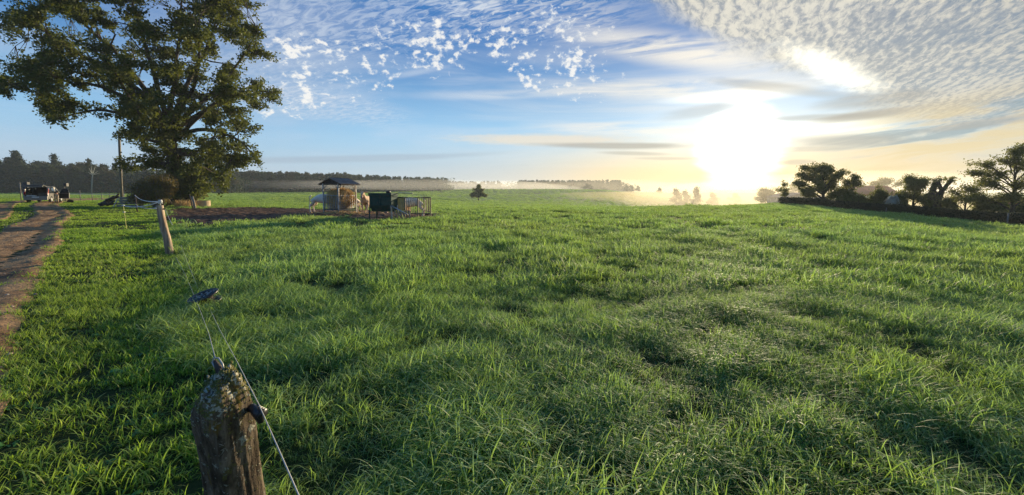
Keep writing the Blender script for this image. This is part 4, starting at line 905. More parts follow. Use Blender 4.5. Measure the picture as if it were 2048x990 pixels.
# pollarded willow stump with fork
SY2 = 48.0; b = gx(1873, SY2); b0 = np.array(b); q = lambda x, y, dy=0: np.array(at(x, y, SY2+dy))-b0
t = thing('pollard_trunk', 'dark leaning pollarded trunk with two cut off limbs', 'tree', b); mb = MB()
mb.tube([np.array([0, 0, -.2]), q(1876, 400), q(1881, 388), q(1885, 379)], [.42, .33, .28, .24], 9)
mb.tube([q(1884, 382), q(1879, 372), q(1874, 364)], [.18, .20, .25], 8); mb.tube([q(1885, 382), q(1893, 371), q(1901, 362.5)], [.19, .20, .23], 8); mb.obj('trunk', M['bark'], t, True)
tw = MB(); C = []
for i in range(46):
    s0 = q(1875, 364) if i % 2 else q(1899, 363); s0 = s0+rng.normal(0, .12, 3); an = rng.uniform(0, 6.28); r = rng.uniform(.2, .9); mid = s0+np.array([math.cos(an)*r*.5, math.sin(an)*r*.5, rng.uniform(.2, .75)]); e = s0+np.array([math.cos(an)*r*1.4, math.sin(an)*r, rng.uniform(-.3, .5)])
    B = bez(s0, mid, e, 6); tw.tube(B, [.02, .017, .014, .01, .008, .005], 4, cap=False); C += [B[j] for j in (2, 3, 4, 5)]
for i in range(60):
    s0 = q(1872, 368)+rng.normal(0, .15, 3); f = rng.random(); e = q(1855+18*f, 395+12*rng.random())+np.array([0, rng.normal(0, .3), 0]); mid = q(1862+6*f, 362+4*rng.random()); B = bez(s0, mid, e, 8); tw.tube(B, [.014]*8, 3, cap=False); C += list(B[2:])
tw.obj('twig', M['bark'], t); V, Fc = leaves(C, .06, 5, .12, 1.0, .8); link('crown', npmesh('crown', V, Fc, M['farm_leaf']), t)
lobed('garden_tree', 'low rounded garden tree right of the pollarded trunk', 47, (1930, 416), (1932, 395), [(1905, 382, 12, 8, .8), (1925, 375, 13, 8, 1), (1945, 378, 12, 8, 1), (1958, 388, 12, 8, .7), (1910, 397, 14, 9, .5), (1938, 395, 16, 9, .6), (1960, 402, 12, 6, .3), (1890, 400, 9, 8, .3)], M['farm_leaf'], tr=.12, per=10, ls=.14, nsub=13, sig=.2)
lobed('garden_tree', 'biggest leafy tree at the right edge of the view', 38, (2026, 420), (2030, 350), [(2030, 300, 16, 10, 1), (2048, 292, 16, 9, 1), (2010, 318, 22, 9, .9), (1975, 326, 22, 6, .8), (1960, 344, 22, 6, .7), (2000, 345, 26, 10, .7), (2045, 330, 24, 14, .9), (1985, 366, 26, 8, .5), (1955, 362, 16, 5, .55), (2030, 365, 24, 12, .5), (2080, 320, 24, 14, .8), (2070, 360, 24, 14, .5), (2000, 390, 26, 9, .3), (1970, 398, 18, 6, .25), (2050, 392, 24, 10, .3), (2100, 385, 22, 14, .3)], M['farm_leaf'], tr=.17, nsub=20, nclump=5, per=8, ls=.13, sig=.17, flat=.6, base_mid=[(2027, 395)])
lobed('garden_tree', 'background tree between the low rounded tree and the rightmost one', 75, (1985, 412), (1985, 395), [(1972, 398, 14, 6, .8), (1995, 400, 14, 6, .8), (1985, 394, 12, 5, 1)], M['farm_leaf'], tr=.1, per=8, ls=.18, nsub=8)

# ------------------------------------------------------------------ left side: pole, woodpile, posts, fence
b = gx(245, 50); tpz = at(238, 265, 50)-b
pole = thing('telegraph_pole', 'tall weathered wooden pole left of the oak', 'pole', b)
MB().tube([(0, 0, -.3), tpz*.5, tpz], [.15, .135, .12], 12).obj('shaft', M['old_wood'], pole, True)
MB().tube([tpz*.995, tpz+Vector((0, 0, .12))], [.14, .03], 10).obj('cap', M['dark_wood'], pole, True)
# sleepers
wp = gx(258, 39.5); lp = 0
pile = []
names_ = {0: 'bottom', 1: 'second', 2: 'third', 3: 'top'}
for lv in range(4):
    for c_ in range(2):
        o = MB().box((0, 0, 0), (2.05-.1*lv, .27, .195)).obj('timber_beam', M['old_wood'], None, bevel=.02); r = wp+Vector((rng.uniform(-.06, .06)+.05*lv, c_*.32, 0.12+lv*.25))
        o.location = r; o.rotation_euler = (0, 0, rng.normal(0, .02)); tag(o, '%s level grey timber beam of the stack by the bush, %s side' % (names_[lv], ('front', 'rear')[c_]), 'beam', None)
for i in range(16):
    f = i/15; x = 206+30*rng.random(); b_ = gx(x, 40.2+rng.uniform(-.8, 1.2)); hgt = max(0, .95*(x-204)/30*rng.random())
    a = rng.uniform(-.5, .5); L = rng.uniform(.5, 1.1); d = Vector((math.cos(a), math.sin(a), rng.uniform(-.1, .55)))*L/2
    o = MB().tube([-d, d], [.10, .085], 7).obj('firewood_log', M['dark_wood'], None, True, loc=b_+Vector((0, 0, .12+hgt+abs(d.z)))); tag(o, 'dark rough log in the heap left of the beam stack', 'log', 'dark logs heaped left of the beams')
o = MB().bar((-.3, 0, -.4), (.22, 0, .45), .09, .05).obj('pale_plank', M['white_plastic'], None, loc=gx(234, 38.6)+Vector((0, 0, .45))); tag(o, 'short pale plank leaning on the left end of the beams', 'plank')
def post(px, Y, ty, r, lab, m='old_wood', lean=0.0, cat='post', name='fence_post', rise=0):
    b = gx(px, Y); h = at(px, ty, Y).z-b.z
    o = MB().tube([(0, 0, -.2), (lean*.5, 0, h*.5), (lean, 0, h)], [r, r*.95, r*.9], 8).obj(name, M[m], None, True, loc=b); tag(o, lab, cat); return o, b+Vector((lean, 0, h))
p272, t272 = post(275, 32, 389, .05, 'slim dark post in front of the beam stack', 'dark_wood', -.12)
post(391, 37, 393, .10, 'leaning brown post beside the concrete water ring', 'old_wood', -.2)
post(387, 37.3, 388, .05, 'dark stick leaning on the post by the concrete ring', 'dark_wood', -.3)
# yellow electric stakes
def stake(px, Y, ty, lab):
    b = gx(px, Y); h = at(px, ty, Y).z-b.z; t = thing('fence_stake', lab, 'stake', b)
    MB().tube([(0, 0, -.1), (-.03, 0, h*.5), (-.06, 0, h)], .012, 6).obj('rod', M['yellow'], t)
    MB().box((-.06, 0, h), (.10, .05, .035)).tube([(-.06, 0, h-.02), (-.06, 0, h+.03)], .028, 6).obj('insulator', M['white_plastic'], t)
    MB().box((-.045, 0, h*.72), (.09, .05, .03)).obj('insulator', M['white_plastic'], t); return b+Vector((-.06, 0, h))
M['yellow'] = mat('yellow_fibreglass', (0.50, 0.48, 0.08), rough=0.5)
t240 = stake(250, 17.5, 411, 'thin yellow electric fence stake with white insulators')
# the pale round post (second) and its ties
PB = gx(333, 10.8); PT = at(321, 411, 10.75); hh = PT-PB
P2 = thing('round_fence_post', 'pale knotty round fence post standing in the grass before the mud', 'post', PB)
n = 26; V = []; Fc = []; ns = 24; rk = np.random.default_rng(3)
for i in range(n):
    f = i/(n-1); c = np.array(hh)*f+np.array([0.022*math.sin(f*5.5)-.01*f, 0, -.1*(1-f)]); r0 = .078*(1.10-.16*f)
    for k in range(ns):
        a = 2*math.pi*k/ns; r = r0*(1+.07*math.sin(3*a+2*f*3)+.05*math.sin(5*a-4*f)+.035*math.sin(9*a+7*f)+rk.normal(0, .012)+.18*math.exp(-((f-.55)/.05)**2)*max(0, math.cos(a-3.6))+.05*math.exp(-((f-.22)/.06)**2)*max(0, math.cos(a-5.5)))
        V.append((c[0]+r*math.cos(a), c[1]+r*math.sin(a), c[2]+(.012*math.sin(4*a) if i == n-1 else 0)))
for i in range(n-1):
    for k in range(ns): Fc.append((i*ns+k, i*ns+(k+1) % ns, (i+1)*ns+(k+1) % ns, (i+1)*ns+k))
mb = MB(); mb.v = V; mb.f = Fc+[tuple((n-1)*ns+k for k in range(ns))]; mb.obj('post', M['post'], P2, True)
iy = Vector(hh)+Vector((.0, -.0, .0))
MB().tube([iy, iy+Vector((0, 0, .10))], .012, 6).tube([iy+Vector((0, 0, .08)), iy+Vector((0, 0, .15))], .035, 8).obj('insulator', M['white_plastic'], P2, True)
MB().tube([Vector(at(314, 417, 10.72))-PB, Vector(at(310, 417, 10.6))-PB], .022, 8).obj('insulator', M['white_plastic'], P2, True)
MB().tube([Vector(at(326, 418, 10.7))-PB, Vector(at(331, 418, 10.6))-PB], .02, 8).obj('insulator', M['dark_wood'], P2, True)
kn = MB()
for i in range(9):
    a = rng.uniform(0, 6.28); kn.tube([iy+Vector((math.cos(a+j*.9)*.045, math.sin(a+j*.9)*.045, .05+.02*j+rng.normal(0, .01))) for j in range(5)], .006, 4)
kn.obj('rope_knot', M['tape'], P2, True)
def sag(a, b, s, n=14): a = Vector(a); b = Vector(b); return [a.lerp(b, i/n)-Vector((0, 0, s*4*(i/n)*(1-i/n))) for i in range(n+1)]
top2 = PB+iy+Vector((0, 0, .10))
def line(name, pts, r, m, lab, cat='wire'):
    o = MB().tube(pts, r, 6).obj(name, M[m], None, True); tag(o, lab, cat); return o
line('fence_rope', sag(top2, t240, .10), .014, 'tape', 'pale rope sagging from the round post to the yellow stake', 'rope')
line('fence_rope', sag(top2, t272-Vector((0, 0, .05)), .15), .016, 'tape', 'upper pale rope from the round post to the slim dark post', 'rope')
line('fence_rope', sag(at(312, 417, 10.6), t272-Vector((0, 0, .75)), .1), .012, 'tape', 'lower pale rope from the round post to the slim dark post', 'rope')
line('fence_wire', sag(at(330, 418, 10.6), at(345, 450, 10.2), .02), .006, 'wire', 'short loose wire hanging right of the round post')
# paddock tape fence beyond the woodpile
FT = [(133, 56), (163, 57), (187, 58), (206, 58.5), (222, 59), (232, 59.5), (250, 60)]; tops = []
for i, (px, Y) in enumerate(FT):
    b = gx(px, Y); h = at(px, 378 if i == 0 else (380.5 if i == 1 else 386.5), Y).z-b.z
    o = MB().tube([(0, 0, -.1), (0, 0, h)], .06 if i == 0 else .045, 6).obj('paddock_post', M['old_wood'], None, True, loc=b)
    tag(o, ('thickest paddock post, right of the parked car', 'taller paddock post rising above the white tape', 'slim paddock stake, first after the taller post', 'slim paddock stake in the middle of the tape fence', 'slim paddock stake, second from the woodpile', 'slim paddock stake nearest the woodpile', 'paddock stake hidden at the woodpile end of the tape')[i], 'post'); tops.append(at(px, 387.5+.25*i, Y-.08))
pts = []
for i in range(len(tops)-1): pts += sag(tops[i], tops[i+1], .03, 6)[:-1]
tp = MB(); pts.append(tops[-1])
for i in range(len(pts)-1): tp.bar(pts[i], pts[i+1], .05, .09)
tag(tp.obj('fence_tape', M['tape'], None), 'white tape strung along the paddock posts', 'tape')
for px, Y, ph, bx0, bx1, by0, by1, lab in ((45, 47, 365, 48, 57, 364, 377, 'black box on a post left of the parked car'), (133, 50, 366, 129, 135, 366, 373, 'small black box on a post right of the parked car')):
    b = gx(px, Y); t = thing('post_box', lab, 'box', b); h = at(px, ph, Y).z-b.z; k = Y/F
    MB().tube([(0, 0, -.1), (0, 0, h)], .05, 6).obj('pole', M['old_wood'], t, True)
    c = at((bx0+bx1)/2, (by0+by1)/2, Y)-b; MB().box(c, ((bx1-bx0)*k, .3, (by1-by0)*k)).obj('case', M['black'], t, bevel=.02)
    MB().box(c+Vector((0, -.165, 0)), ((bx1-bx0)*k*.6, .03, (by1-by0)*k*.5)).obj('panel', M['dark_trim'], t)
tag(MB().tube([(-.35, 0, .08), (-.1, .05, .2), (.2, 0, .16), (.4, -.03, .06)], [.06, .18, .17, .05], 8).obj('dark_bag', M['dark_cloth'], None, True, loc=gx(142, 47)), 'dark bag lying on the grass right of the car', 'bag')
# concrete ring
b = gx(406, 41.5); k = 41.5/F; ro_, ri_ = 13.2*k, 13.2*k-.09; hC = 12.5*k
V = []; n = 40
for (r, z) in ((ro_, -.1), (ro_, hC), (ri_, hC), (ri_, -.05)):
    for i in range(n): a = 2*math.pi*i/n; V.append((r*math.cos(a)*.98, r*math.sin(a), z))
mb = MB(); mb.v = V; mb.f = [(j*n+i, j*n+(i+1) % n, (j+1)*n+(i+1) % n, (j+1)*n+i) for j in range(3) for i in range(n)]+[tuple(3*n+i for i in range(n))]
tag(mb.obj('water_ring', M['concrete'], None, loc=b), 'round tan concrete water trough by the mud', 'trough')
# foreground post
FB = at(496, 1100, 1.62); FB.z = gz(FB.x, FB.y)-.1; FTp = at(437, 768, 1.42)
FP = thing('mossy_post', 'thick weathered wooden post covered in moss and lichen in the foreground', 'post', FB)
ax = Vector(FTp-FB); n = 60; ns = 72; V = []; Fc = []; rk = np.random.default_rng(8)
cr = rk.uniform(0, 6.28, 7); cd_ = rk.uniform(.05, .12, 7)
def prof(a, f):
    # a rounded square section with weathered grooves
    c, s = abs(math.cos(a+.35)), abs(math.sin(a+.35)); r = 1/((c**5+s**5)**(1/5)); r = .82*r+.12
    for q in range(7):
        dd = (a-cr[q]-.12*math.sin(f*4+q)+math.pi) % (2*math.pi)-math.pi; r -= cd_[q]*math.exp(-(dd/.075)**2)*(.35+.65*abs(math.sin(f*3+q)))
    r += .022*math.sin(11*a+5*f)+.016*math.sin(23*a-9*f)+.03*math.sin(2*a+f*2.2)+.02*math.sin(f*17+3*a)
    return r
for i in range(n):
    f = i/(n-1)
    for k_ in range(ns):
        a = 2*math.pi*k_/ns; r = .083*(1.03-.05*f)*prof(a, f)
        if f > .88: r *= 1-.30*((f-.88)/.12)**2*(1+.3*math.sin(a*2+1))
        r *= 1+rk.normal(0, .008); c = ax*f
        tz = 0.0
        if f > .8: tz = (f-.8)/.2*(.035*math.cos(a-1.0)*(1)+.014*math.sin(5*a)+.01*math.sin(9*a+1))
        V.append((c.x+r*math.cos(a), c.y+r*math.sin(a), c.z+tz))
for i in range(n-1):
    for k_ in range(ns): Fc.append((i*ns+k_, i*ns+(k_+1) % ns, (i+1)*ns+(k_+1) % ns, (i+1)*ns+k_))
last = (n-1)*ns
for ring in range(1, 6):
    q = 1-ring/6; o = len(V)
    for k_ in range(ns):
        a = 2*math.pi*k_/ns; r = .083*.98*prof(a, 1)*.70*q; V.append((ax.x+r*math.cos(a), ax.y+r*math.sin(a), ax.z+.022*(1-q*q)+(.035*math.cos(a-1.0)+.012*math.sin(5*a))*q+rk.normal(0, .003)))
    for k_ in range(ns): Fc.append((last+k_, last+(k_+1) % ns, o+(k_+1) % ns, o+k_))
    last = o
mb = MB(); mb.v = V; mb.f = Fc+[tuple(last+k_ for k_ in range(ns))]; po = mb.obj('post', M['old_post'], FP, True)
# moss and lichen crusts standing proud of the wood
Vn = np.array(V); cr_ = MB(); 
mossV = []; mossF = []
for i in range(700):
    j = rk.integers(0, len(Vn)) if rk.random() < .35 else rk.integers(int(n*.86)*ns, len(Vn)); p = Vn[j]; f = p[2]/ax.z
    cpt = np.array(ax)*min(f, .97); d = p-cpt; d = d/(np.linalg.norm(d)+1e-6); d[2] += .7*(f > .93)
    s = rk.uniform(.0018, .0042)*(1.4 if f > .9 else 1); o = len(mossV); e = np.cross(d, rk.normal(0, 1, 3)); e /= np.linalg.norm(e); g_ = np.cross(d, e); g_ /= np.linalg.norm(g_)
    c = p+d*s*.4; mossV += [tuple(c+e*s), tuple(c+g_*s), tuple(c-e*s), tuple(c-g_*s), tuple(c+d*s*1.1)]; mossF += [(o, o+1, o+4), (o+1, o+2, o+4), (o+2, o+3, o+4), (o+3, o, o+4)]
M['moss'] = mat('moss_and_lichen', (0.14, 0.13, 0.03), (0.40, 0.39, 0.30), 26, 0.95, 0, contrast=(.5, .62))
mo = link('lichen_crust', npmesh('lichen_crust', mossV, mossF, M['moss']), FP); mo['kind'] = 'stuff'
# insulators of the foreground post
q = lambda x, y, Y: Vector(at(x, y, Y))-FB
MB().tube([q(441, 752, 1.52), q(436, 733, 1.56), q(430, 722, 1.58)], [.011, .012, .007], 8).obj('insulator', M['dark_wood'], FP, True)
MB().tube([q(425, 726, 1.57), q(428, 716, 1.58), q(437, 716, 1.58), q(445, 728, 1.56), q(447, 738, 1.55)], .0035, 6).obj('wire_loop', M['wire'], FP, True)
MB().tube([q(424, 724, 1.57), q(430, 735, 1.56), q(438, 745, 1.54)], .003, 6).obj('wire_loop', M['wire'], FP, True)
ins_ = MB(); a_ = q(500, 815, 1.46); e_ = q(526, 828, 1.44); ins_.tube([a_, e_], .015, 10)
ins_.tube([q(503, 812, 1.45), q(517, 826, 1.44), q(522, 845, 1.44)], [.012, .02, .010], 8); ins_.obj('insulator', M['black'], FP, True)
for tt in (.5, .66, .82, .98):
    c = a_.lerp(e_, tt); MB().tube([c-(e_-a_)*.05, c+(e_-a_)*.05], .020, 12).obj('insulator_rib', M['black'], FP, True)
WA = [at(362, 490, 9.6), at(395, 575, 6.4), at(413, 604, 5.55), at(440, 660, 4.2), at(475, 725, 2.6), at(517, 808, 1.46), at(560, 905, 1.18), at(598, 992, 1.02), at(640, 1080, .92)]
line('fence_wire', WA, .0022, 'wire', 'main fence wire running over the reel and past the mossy post')
line('fence_wire', [at(352, 515, 8.4), at(370, 548, 7.2), at(395, 607, 5.2), at(418, 668, 3.4), at(430, 715, 1.6)], .0022, 'wire', 'slack second wire ending at the top of the mossy post')
# the wire reel hanging on the wire
rc = at(410, 598, 5.5); RL = thing('wire_reel', 'round black wire reel lying on the fence wire above the grass', 'reel', rc); RL.rotation_euler = (R(16), R(-12), 0); RL.scale = (1.3, 1.3, 1.3)
def ring(r, z, rt, n=28): return [(r*math.cos(2*math.pi*i/n), r*math.sin(2*math.pi*i/n), z) for i in range(n+1)]
for z in (-.045, .045):
    fl = MB(); fl.tube(ring(.135, z, 0), .008, 6, cap=False)
    sp_ = MB()
    for s in range(8): a = s*math.pi/4; sp_.bar((.03*math.cos(a), .03*math.sin(a), z), (.132*math.cos(a), .132*math.sin(a), z), .014, .008)
    fl.tube(ring(.085, z, 0), .012, 5, cap=False).tube(ring(.11, z, 0), .012, 5, cap=False); fl.obj('flange', M['black'], RL, True); sp_.obj('spokes', M['wire'] if z > 0 else M['black'], RL)
MB().tube([(0, 0, -.05), (0, 0, .05)], .04, 14).obj('hub', M['black'], RL, True)
co = MB()
for j in range(7): co.tube(ring(.07+.004*math.sin(j*2), -.033+j*.011, 0), .006, 5, cap=False)
co.obj('coiled_wire', M['dark_wood'], RL, True)

# ------------------------------------------------------------------ hay feeder with roof
FY = 31.0; fb = gx(681, FY); ft = thing('hay_feeder', 'roofed metal hay feeder with barred sides standing on the mud', 'feeder', fb, R(-20))
SX, SY_ = .70, .90; PH = 2.28
for sx in (-1, 1):
    for sy in (-1, 1): MB().box((sx*SX, sy*SY_, PH/2-.05), (.09, .09, PH+.1)).obj('post', M['galv'], ft)
RO = 1.12; RL_ = 1.02; ap = .42
for s in (-1, 1):
    r_ = MB(); nseg = 12
    for i in range(nseg):      # corrugated sheet laid across the slope
        y0 = -RL_+2*RL_*i/nseg; y1 = y0+2*RL_/nseg; ym = (y0+y1)/2
        for (ya, yb_, za, zb) in ((y0, ym, 0, .035), (ym, y1, .035, 0)):
            r_.add([(0, ya, PH+ap+za), (0, yb_, PH+ap+zb), (s*RO, yb_, PH-.04+zb), (s*RO, ya, PH-.04+za), (0, ya, PH+ap+za-.03), (0, yb_, PH+ap+zb-.03), (s*RO, yb_, PH-.07+zb), (s*RO, ya, PH-.07+za)], [(0, 1, 2, 3), (7, 6, 5, 4), (0, 3, 7, 4), (1, 5, 6, 2), (2, 6, 7, 3)])
    r_.obj('roof_sheet', M['sheet'], ft)
for y in (-RL_+.12, RL_-.12): MB().bar((-RO+.05, y, PH-.07), (0, y, PH+ap-.06), .06).bar((RO-.05, y, PH-.07), (0, y, PH+ap-.06), .06).bar((-RO+.05, y, PH-.07), (RO-.05, y, PH-.07), .06).add([(-RO+.08, y+.01, PH-.06), (RO-.08, y+.01, PH-.06), (0, y+.01, PH+ap-.08), (-RO+.08, y-.01, PH-.06), (RO-.08, y-.01, PH-.06), (0, y-.01, PH+ap-.08)], [(0, 1, 2), (5, 4, 3), (0, 3, 4, 1), (1, 4, 5, 2), (2, 5, 3, 0)]).obj('truss_shade_panel', M['dark_wood'], ft)  # gable infill coloured dark to stand in for the shaded roof underside
for s in (-1, 1):
    MB().bar((s*SX, -SY_, PH), (s*SX, SY_, PH), .07).obj('eave_beam', M['galv'], ft)
    for e in (-1, 1): MB().bar((s*SX, e*SY_, PH-.45), (s*SX, e*(SY_-.4), PH-.02), .04).obj('brace', M['galv'], ft)
    for e in (-1, 1): MB().bar((s*SX, e*SY_, PH-.45), (s*(SX-.35), e*SY_, PH-.04), .04).obj('brace', M['galv'], ft)
for (a, b_) in (((-1, -1), (1, -1)), ((1, -1), (1, 1)), ((1, 1), (-1, 1)), ((-1, 1), (-1, -1))):
    A_ = Vector((a[0]*SX, a[1]*SY_, 0)); B_ = Vector((b_[0]*SX, b_[1]*SY_, 0))
    MB().bar(A_+Vector((0, 0, 1.42)), B_+Vector((0, 0, 1.42)), .05).obj('rail', M['galv'], ft)
    MB().bar(A_+Vector((0, 0, .36)), B_+Vector((0, 0, .36)), .22, .05).obj('tray_board', M['old_wood'] if a[1] < 0 and b_[1] < 0 else M['galv'], ft)
    nb_ = 9 
    for i in range(1, nb_):
        p = A_.lerp(B_, i/nb_); MB().tube([p+Vector((0, 0, .45)), p+Vector((0, 0, 1.40))], .022, 6).obj('bar', M['galv'], ft)
MB().box((0, 0, .40), (1.36, 1.76, .06)).obj('tray', M['dark_wood'], ft)
# hay in the feeder: rumpled bale with loose wisps
def haypile(name, label, loc, rotz, rx, ry, z0, z1, wisps, parent=None, seed=1, ws=.14):
    rk = np.random.default_rng(seed); n = 30; m_ = 18; V = []; Fc = []
    for j in range(m_):
        f = j/(m_-1)
        for i in range(n):
            a = 2*math.pi*i/n; k = (1-abs(2*f-1)**5)**.5 if 0 < f < 1 else .25; sq = 1/((abs(math.cos(a))**4+abs(math.sin(a))**4)**.25)
            r = k*sq*(1+.06*math.sin(5*a+8*f)+.05*math.sin(9*a-11*f)+rk.normal(0, .035)); V.append((rx*r*math.cos(a), ry*r*math.sin(a), z0+(z1-z0)*f+rk.normal(0, .03)+.10*f*math.sin(2*a+1)))
    for j in range(m_-1):
        for i in range(n): Fc.append((j*n+i, j*n+(i+1) % n, (j+1)*n+(i+1) % n, (j+1)*n+i))
    mb = MB(); mb.v = V; mb.f = Fc+[tuple((m_-1)*n+i for i in range(n)), tuple(range(n-1, -1, -1))]
    t = thing(name, label, 'hay', loc, rotz); mb.obj('bale', M['hay'], t, True)
    P = np.array(V); C = P[rk.integers(0, len(P), wisps)]; Vw, Fw = leaves(C, .05, 3, ws); 
    # make wisps narrow
    q = Vw.reshape(-1, 4, 3); mid = (q[:, 1]+q[:, 3])/2; q[:, 1] = mid+(q[:, 1]-mid)*.14; q[:, 3] = mid+(q[:, 3]-mid)*.14; q[..., 2] = np.maximum(q[..., 2], .01)
    w_ = link('loose_straw', npmesh('loose_straw', q.reshape(-1, 3), Fw, M['hay']), t); w_['kind'] = 'stuff'; return t
haypile('hay_bale', 'golden shaggy hay bale packed inside the roofed feeder', fb+Vector((.06, 0, 0)), R(-20), .60, .80, .44, 1.80, 2600, ws=.24)
C = []
for i in range(1500):
    a, r = rng.uniform(0, 6.28), abs(rng.normal(0, .75)); x = fb.x+.55+math.cos(a)*r*1.5; y = fb.y-1.25+math.sin(a)*r*.6; C.append((x, y, gz(x, y)+.07+rng.random()*.06*max(0, 1-r)))
Vw, Fw = leaves(C, .02, 2, .26, .25); q_ = Vw.reshape(-1, 4, 3); mid = (q_[:, 1]+q_[:, 3])/2; q_[:, 1] = mid+(q_[:, 1]-mid)*.2; q_[:, 3] = mid+(q_[:, 3]-mid)*.2
tag(link('scattered_straw', npmesh('scattered_straw', q_.reshape(-1, 3), Fw, M['hay'])), 'straw trampled on the mud in front of the feeder', 'straw', kind='stuff')

# ------------------------------------------------------------------ green creep feeder and its pen
GY_ = 24.5; gb = gx(768, GY_); gf = thing('creep_feeder', 'dark green metal calf feeder standing on four legs', 'feeder', gb, R(-4)); k = GY_/F
zt = at(758, 386, GY_).z-gb.z; zm = at(758, 411, GY_).z-gb.z; W2 = 44*k; D2 = 1.1
MB().prism([(-W2/2, zm), (W2/2, zm), (W2/2, zt-.16), (-W2/2, zt-.16)], 1, -D2/2, D2/2).obj('hopper', M['green_paint'], gf, bevel=.015)
MB().box((0, -.02, zt-.08), (W2+.06, D2+.10, .16)).obj('lid', M['green_paint'], gf, bevel=.02)
MB().tube([(W2*.22, 0, zt), (W2*.22, 0, zt+.14)], [.13, .12], 12).obj('filler_cap', M['black'], gf, True)
MB().box((0, -D2/2-.015, (zt+zm)/2-.1), (.03, .03, zt-zm-.2)).obj('seam', M['green_paint'], gf)
for s in (-1, 1): MB().box((s*W2*.25, -D2/2-.012, (zt+zm)/2-.1), (W2*.36, .02, (zt-zm)*.6)).obj('panel', M['green_paint'], gf, bevel=.01)
MB().prism([(-D2*.5, zm-.005), (D2*.5, zm-.005), (D2*.30, zm-.34), (-D2*.30, zm-.34)], 0, -W2/2+.05, W2/2-.05).obj('trough', M['green_paint'], gf)
for sx in (-1, 1):
    for sy in (-1, 1): MB().bar((sx*(W2/2-.03), sy*(D2/2-.03), zm+.02), (sx*(W2/2+.04), sy*(D2/2+.02), -.12), .07).obj('leg', M['green_paint'] if sx < 0 else M['galv'], gf)
MB().tube([(W2/2+.02, -D2/2, zm), (W2/2+1.05, -D2/2-.25, zm-.50)], .04, 8).obj('strut', M['galv'], gf, True)
MB().tube([(W2/2+.02, D2/2, zt+.01), (W2/2+.95, D2/2, zt-.02)], .03, 8).obj('strut', M['galv'], gf, True)
MB().tube([(W2/2+.02, -D2/2+.1, zt-.22), (W2/2+.95, -D2/2+.1, zt-.26)], .022, 8).obj('strut', M['green_paint'], gf, True)
# yellowed sheet and barred pen
def pt(x, y, Y): return Vector(at(x, y, Y))
sb = gx(797, 25.2); ss_ = thing('wind_sheet', 'yellowed translucent sheet fixed between the green feeder and the bars', 'sheet', sb)
V = []; nxs = 14; nzs = 8
for j in range(nzs+1):
    for i in range(nxs+1):
        p = pt(786+24*i/nxs, 396+25*j/nzs, 25.2)-sb; V.append((p.x, p.y+.03*math.sin(i*1.3)+.02*math.sin(j*1.9), p.z))
mb = MB(); mb.v = V; mb.f = [(j*(nxs+1)+i, j*(nxs+1)+i+1, (j+1)*(nxs+1)+i+1, (j+1)*(nxs+1)+i) for j in range(nzs) for i in range(nxs)]
o = mb.obj('sheet', M['mesh_sheet'], ss_, True); so = o.modifiers.new('t', 'SOLIDIFY'); so.thickness = .008
MB().bar(pt(786, 395, 25.2)-sb, pt(811, 395.5, 25.2)-sb, .05).obj('top_rail', M['rust'], ss_)
pb = gx(836, 25.4); pn = thing('barred_pen', 'rusty barred calf pen to the right of the green feeder', 'pen', pb)
PA, PBp = (810, 25.2), (861, 25.8)
def pp(f, y): return pt(PA[0]+(PBp[0]-PA[0])*f, y, PA[1]+(PBp[1]-PA[1])*f)-pb
for yy in (395.5, 427): MB().bar(pp(0, yy), pp(1, yy-.3), .05).obj('rail', M['rust'], pn)
for f in (0, .5, 1): g0 = gx(PA[0]+(PBp[0]-PA[0])*f, PA[1]+(PBp[1]-PA[1])*f)-pb; MB().bar(pp(f, 395), Vector((g0.x, g0.y, g0.z-.1)), .06).obj('post', M['rust'], pn)
for i in range(1, 14):
    if i != 7: MB().bar(pp(i/14, 396), pp(i/14, 427), .028).obj('bar', M['rust'], pn)
# side of the pen going back
for yy in (395, 424): MB().bar(pp(1, yy), pt(846, yy-1 if yy < 400 else 420.5, 28.2)-pb, .05).obj('rail', M['rust'], pn)
for i in range(1, 7):
    f = i/7; a_ = pp(1, 395).lerp(pt(846, 394, 28.2)-pb, f); c_ = pp(1, 424).lerp(pt(846, 420.5, 28.2)-pb, f); MB().bar(a_, c_, .028).obj('bar', M['rust'], pn)
# low creep gate with pale upright bars in front
cb = gx(803, 24.6); cg = thing('creep_gate', 'low gate of pale round topped bars below the yellowed sheet', 'gate', cb)
MB().bar(pt(786, 423, 24.6)-cb, pt(822, 424, 24.6)-cb, .05).obj('rail', M['rust'], cg)
for i in range(6):
    x = 790+i*5.6; top = pt(x, 421, 24.55)-cb; g0 = gx(x, 24.55)-cb; MB().tube([top+Vector((0, 0, .02)), top-Vector((0, 0, .12)), Vector((top.x*.98+g0.x*.02+.05, top.y, .28)), Vector((top.x+.07, top.y, -.05))], [.03, .062, .05, .035], 8).obj('bar', M['post'], cg, True)

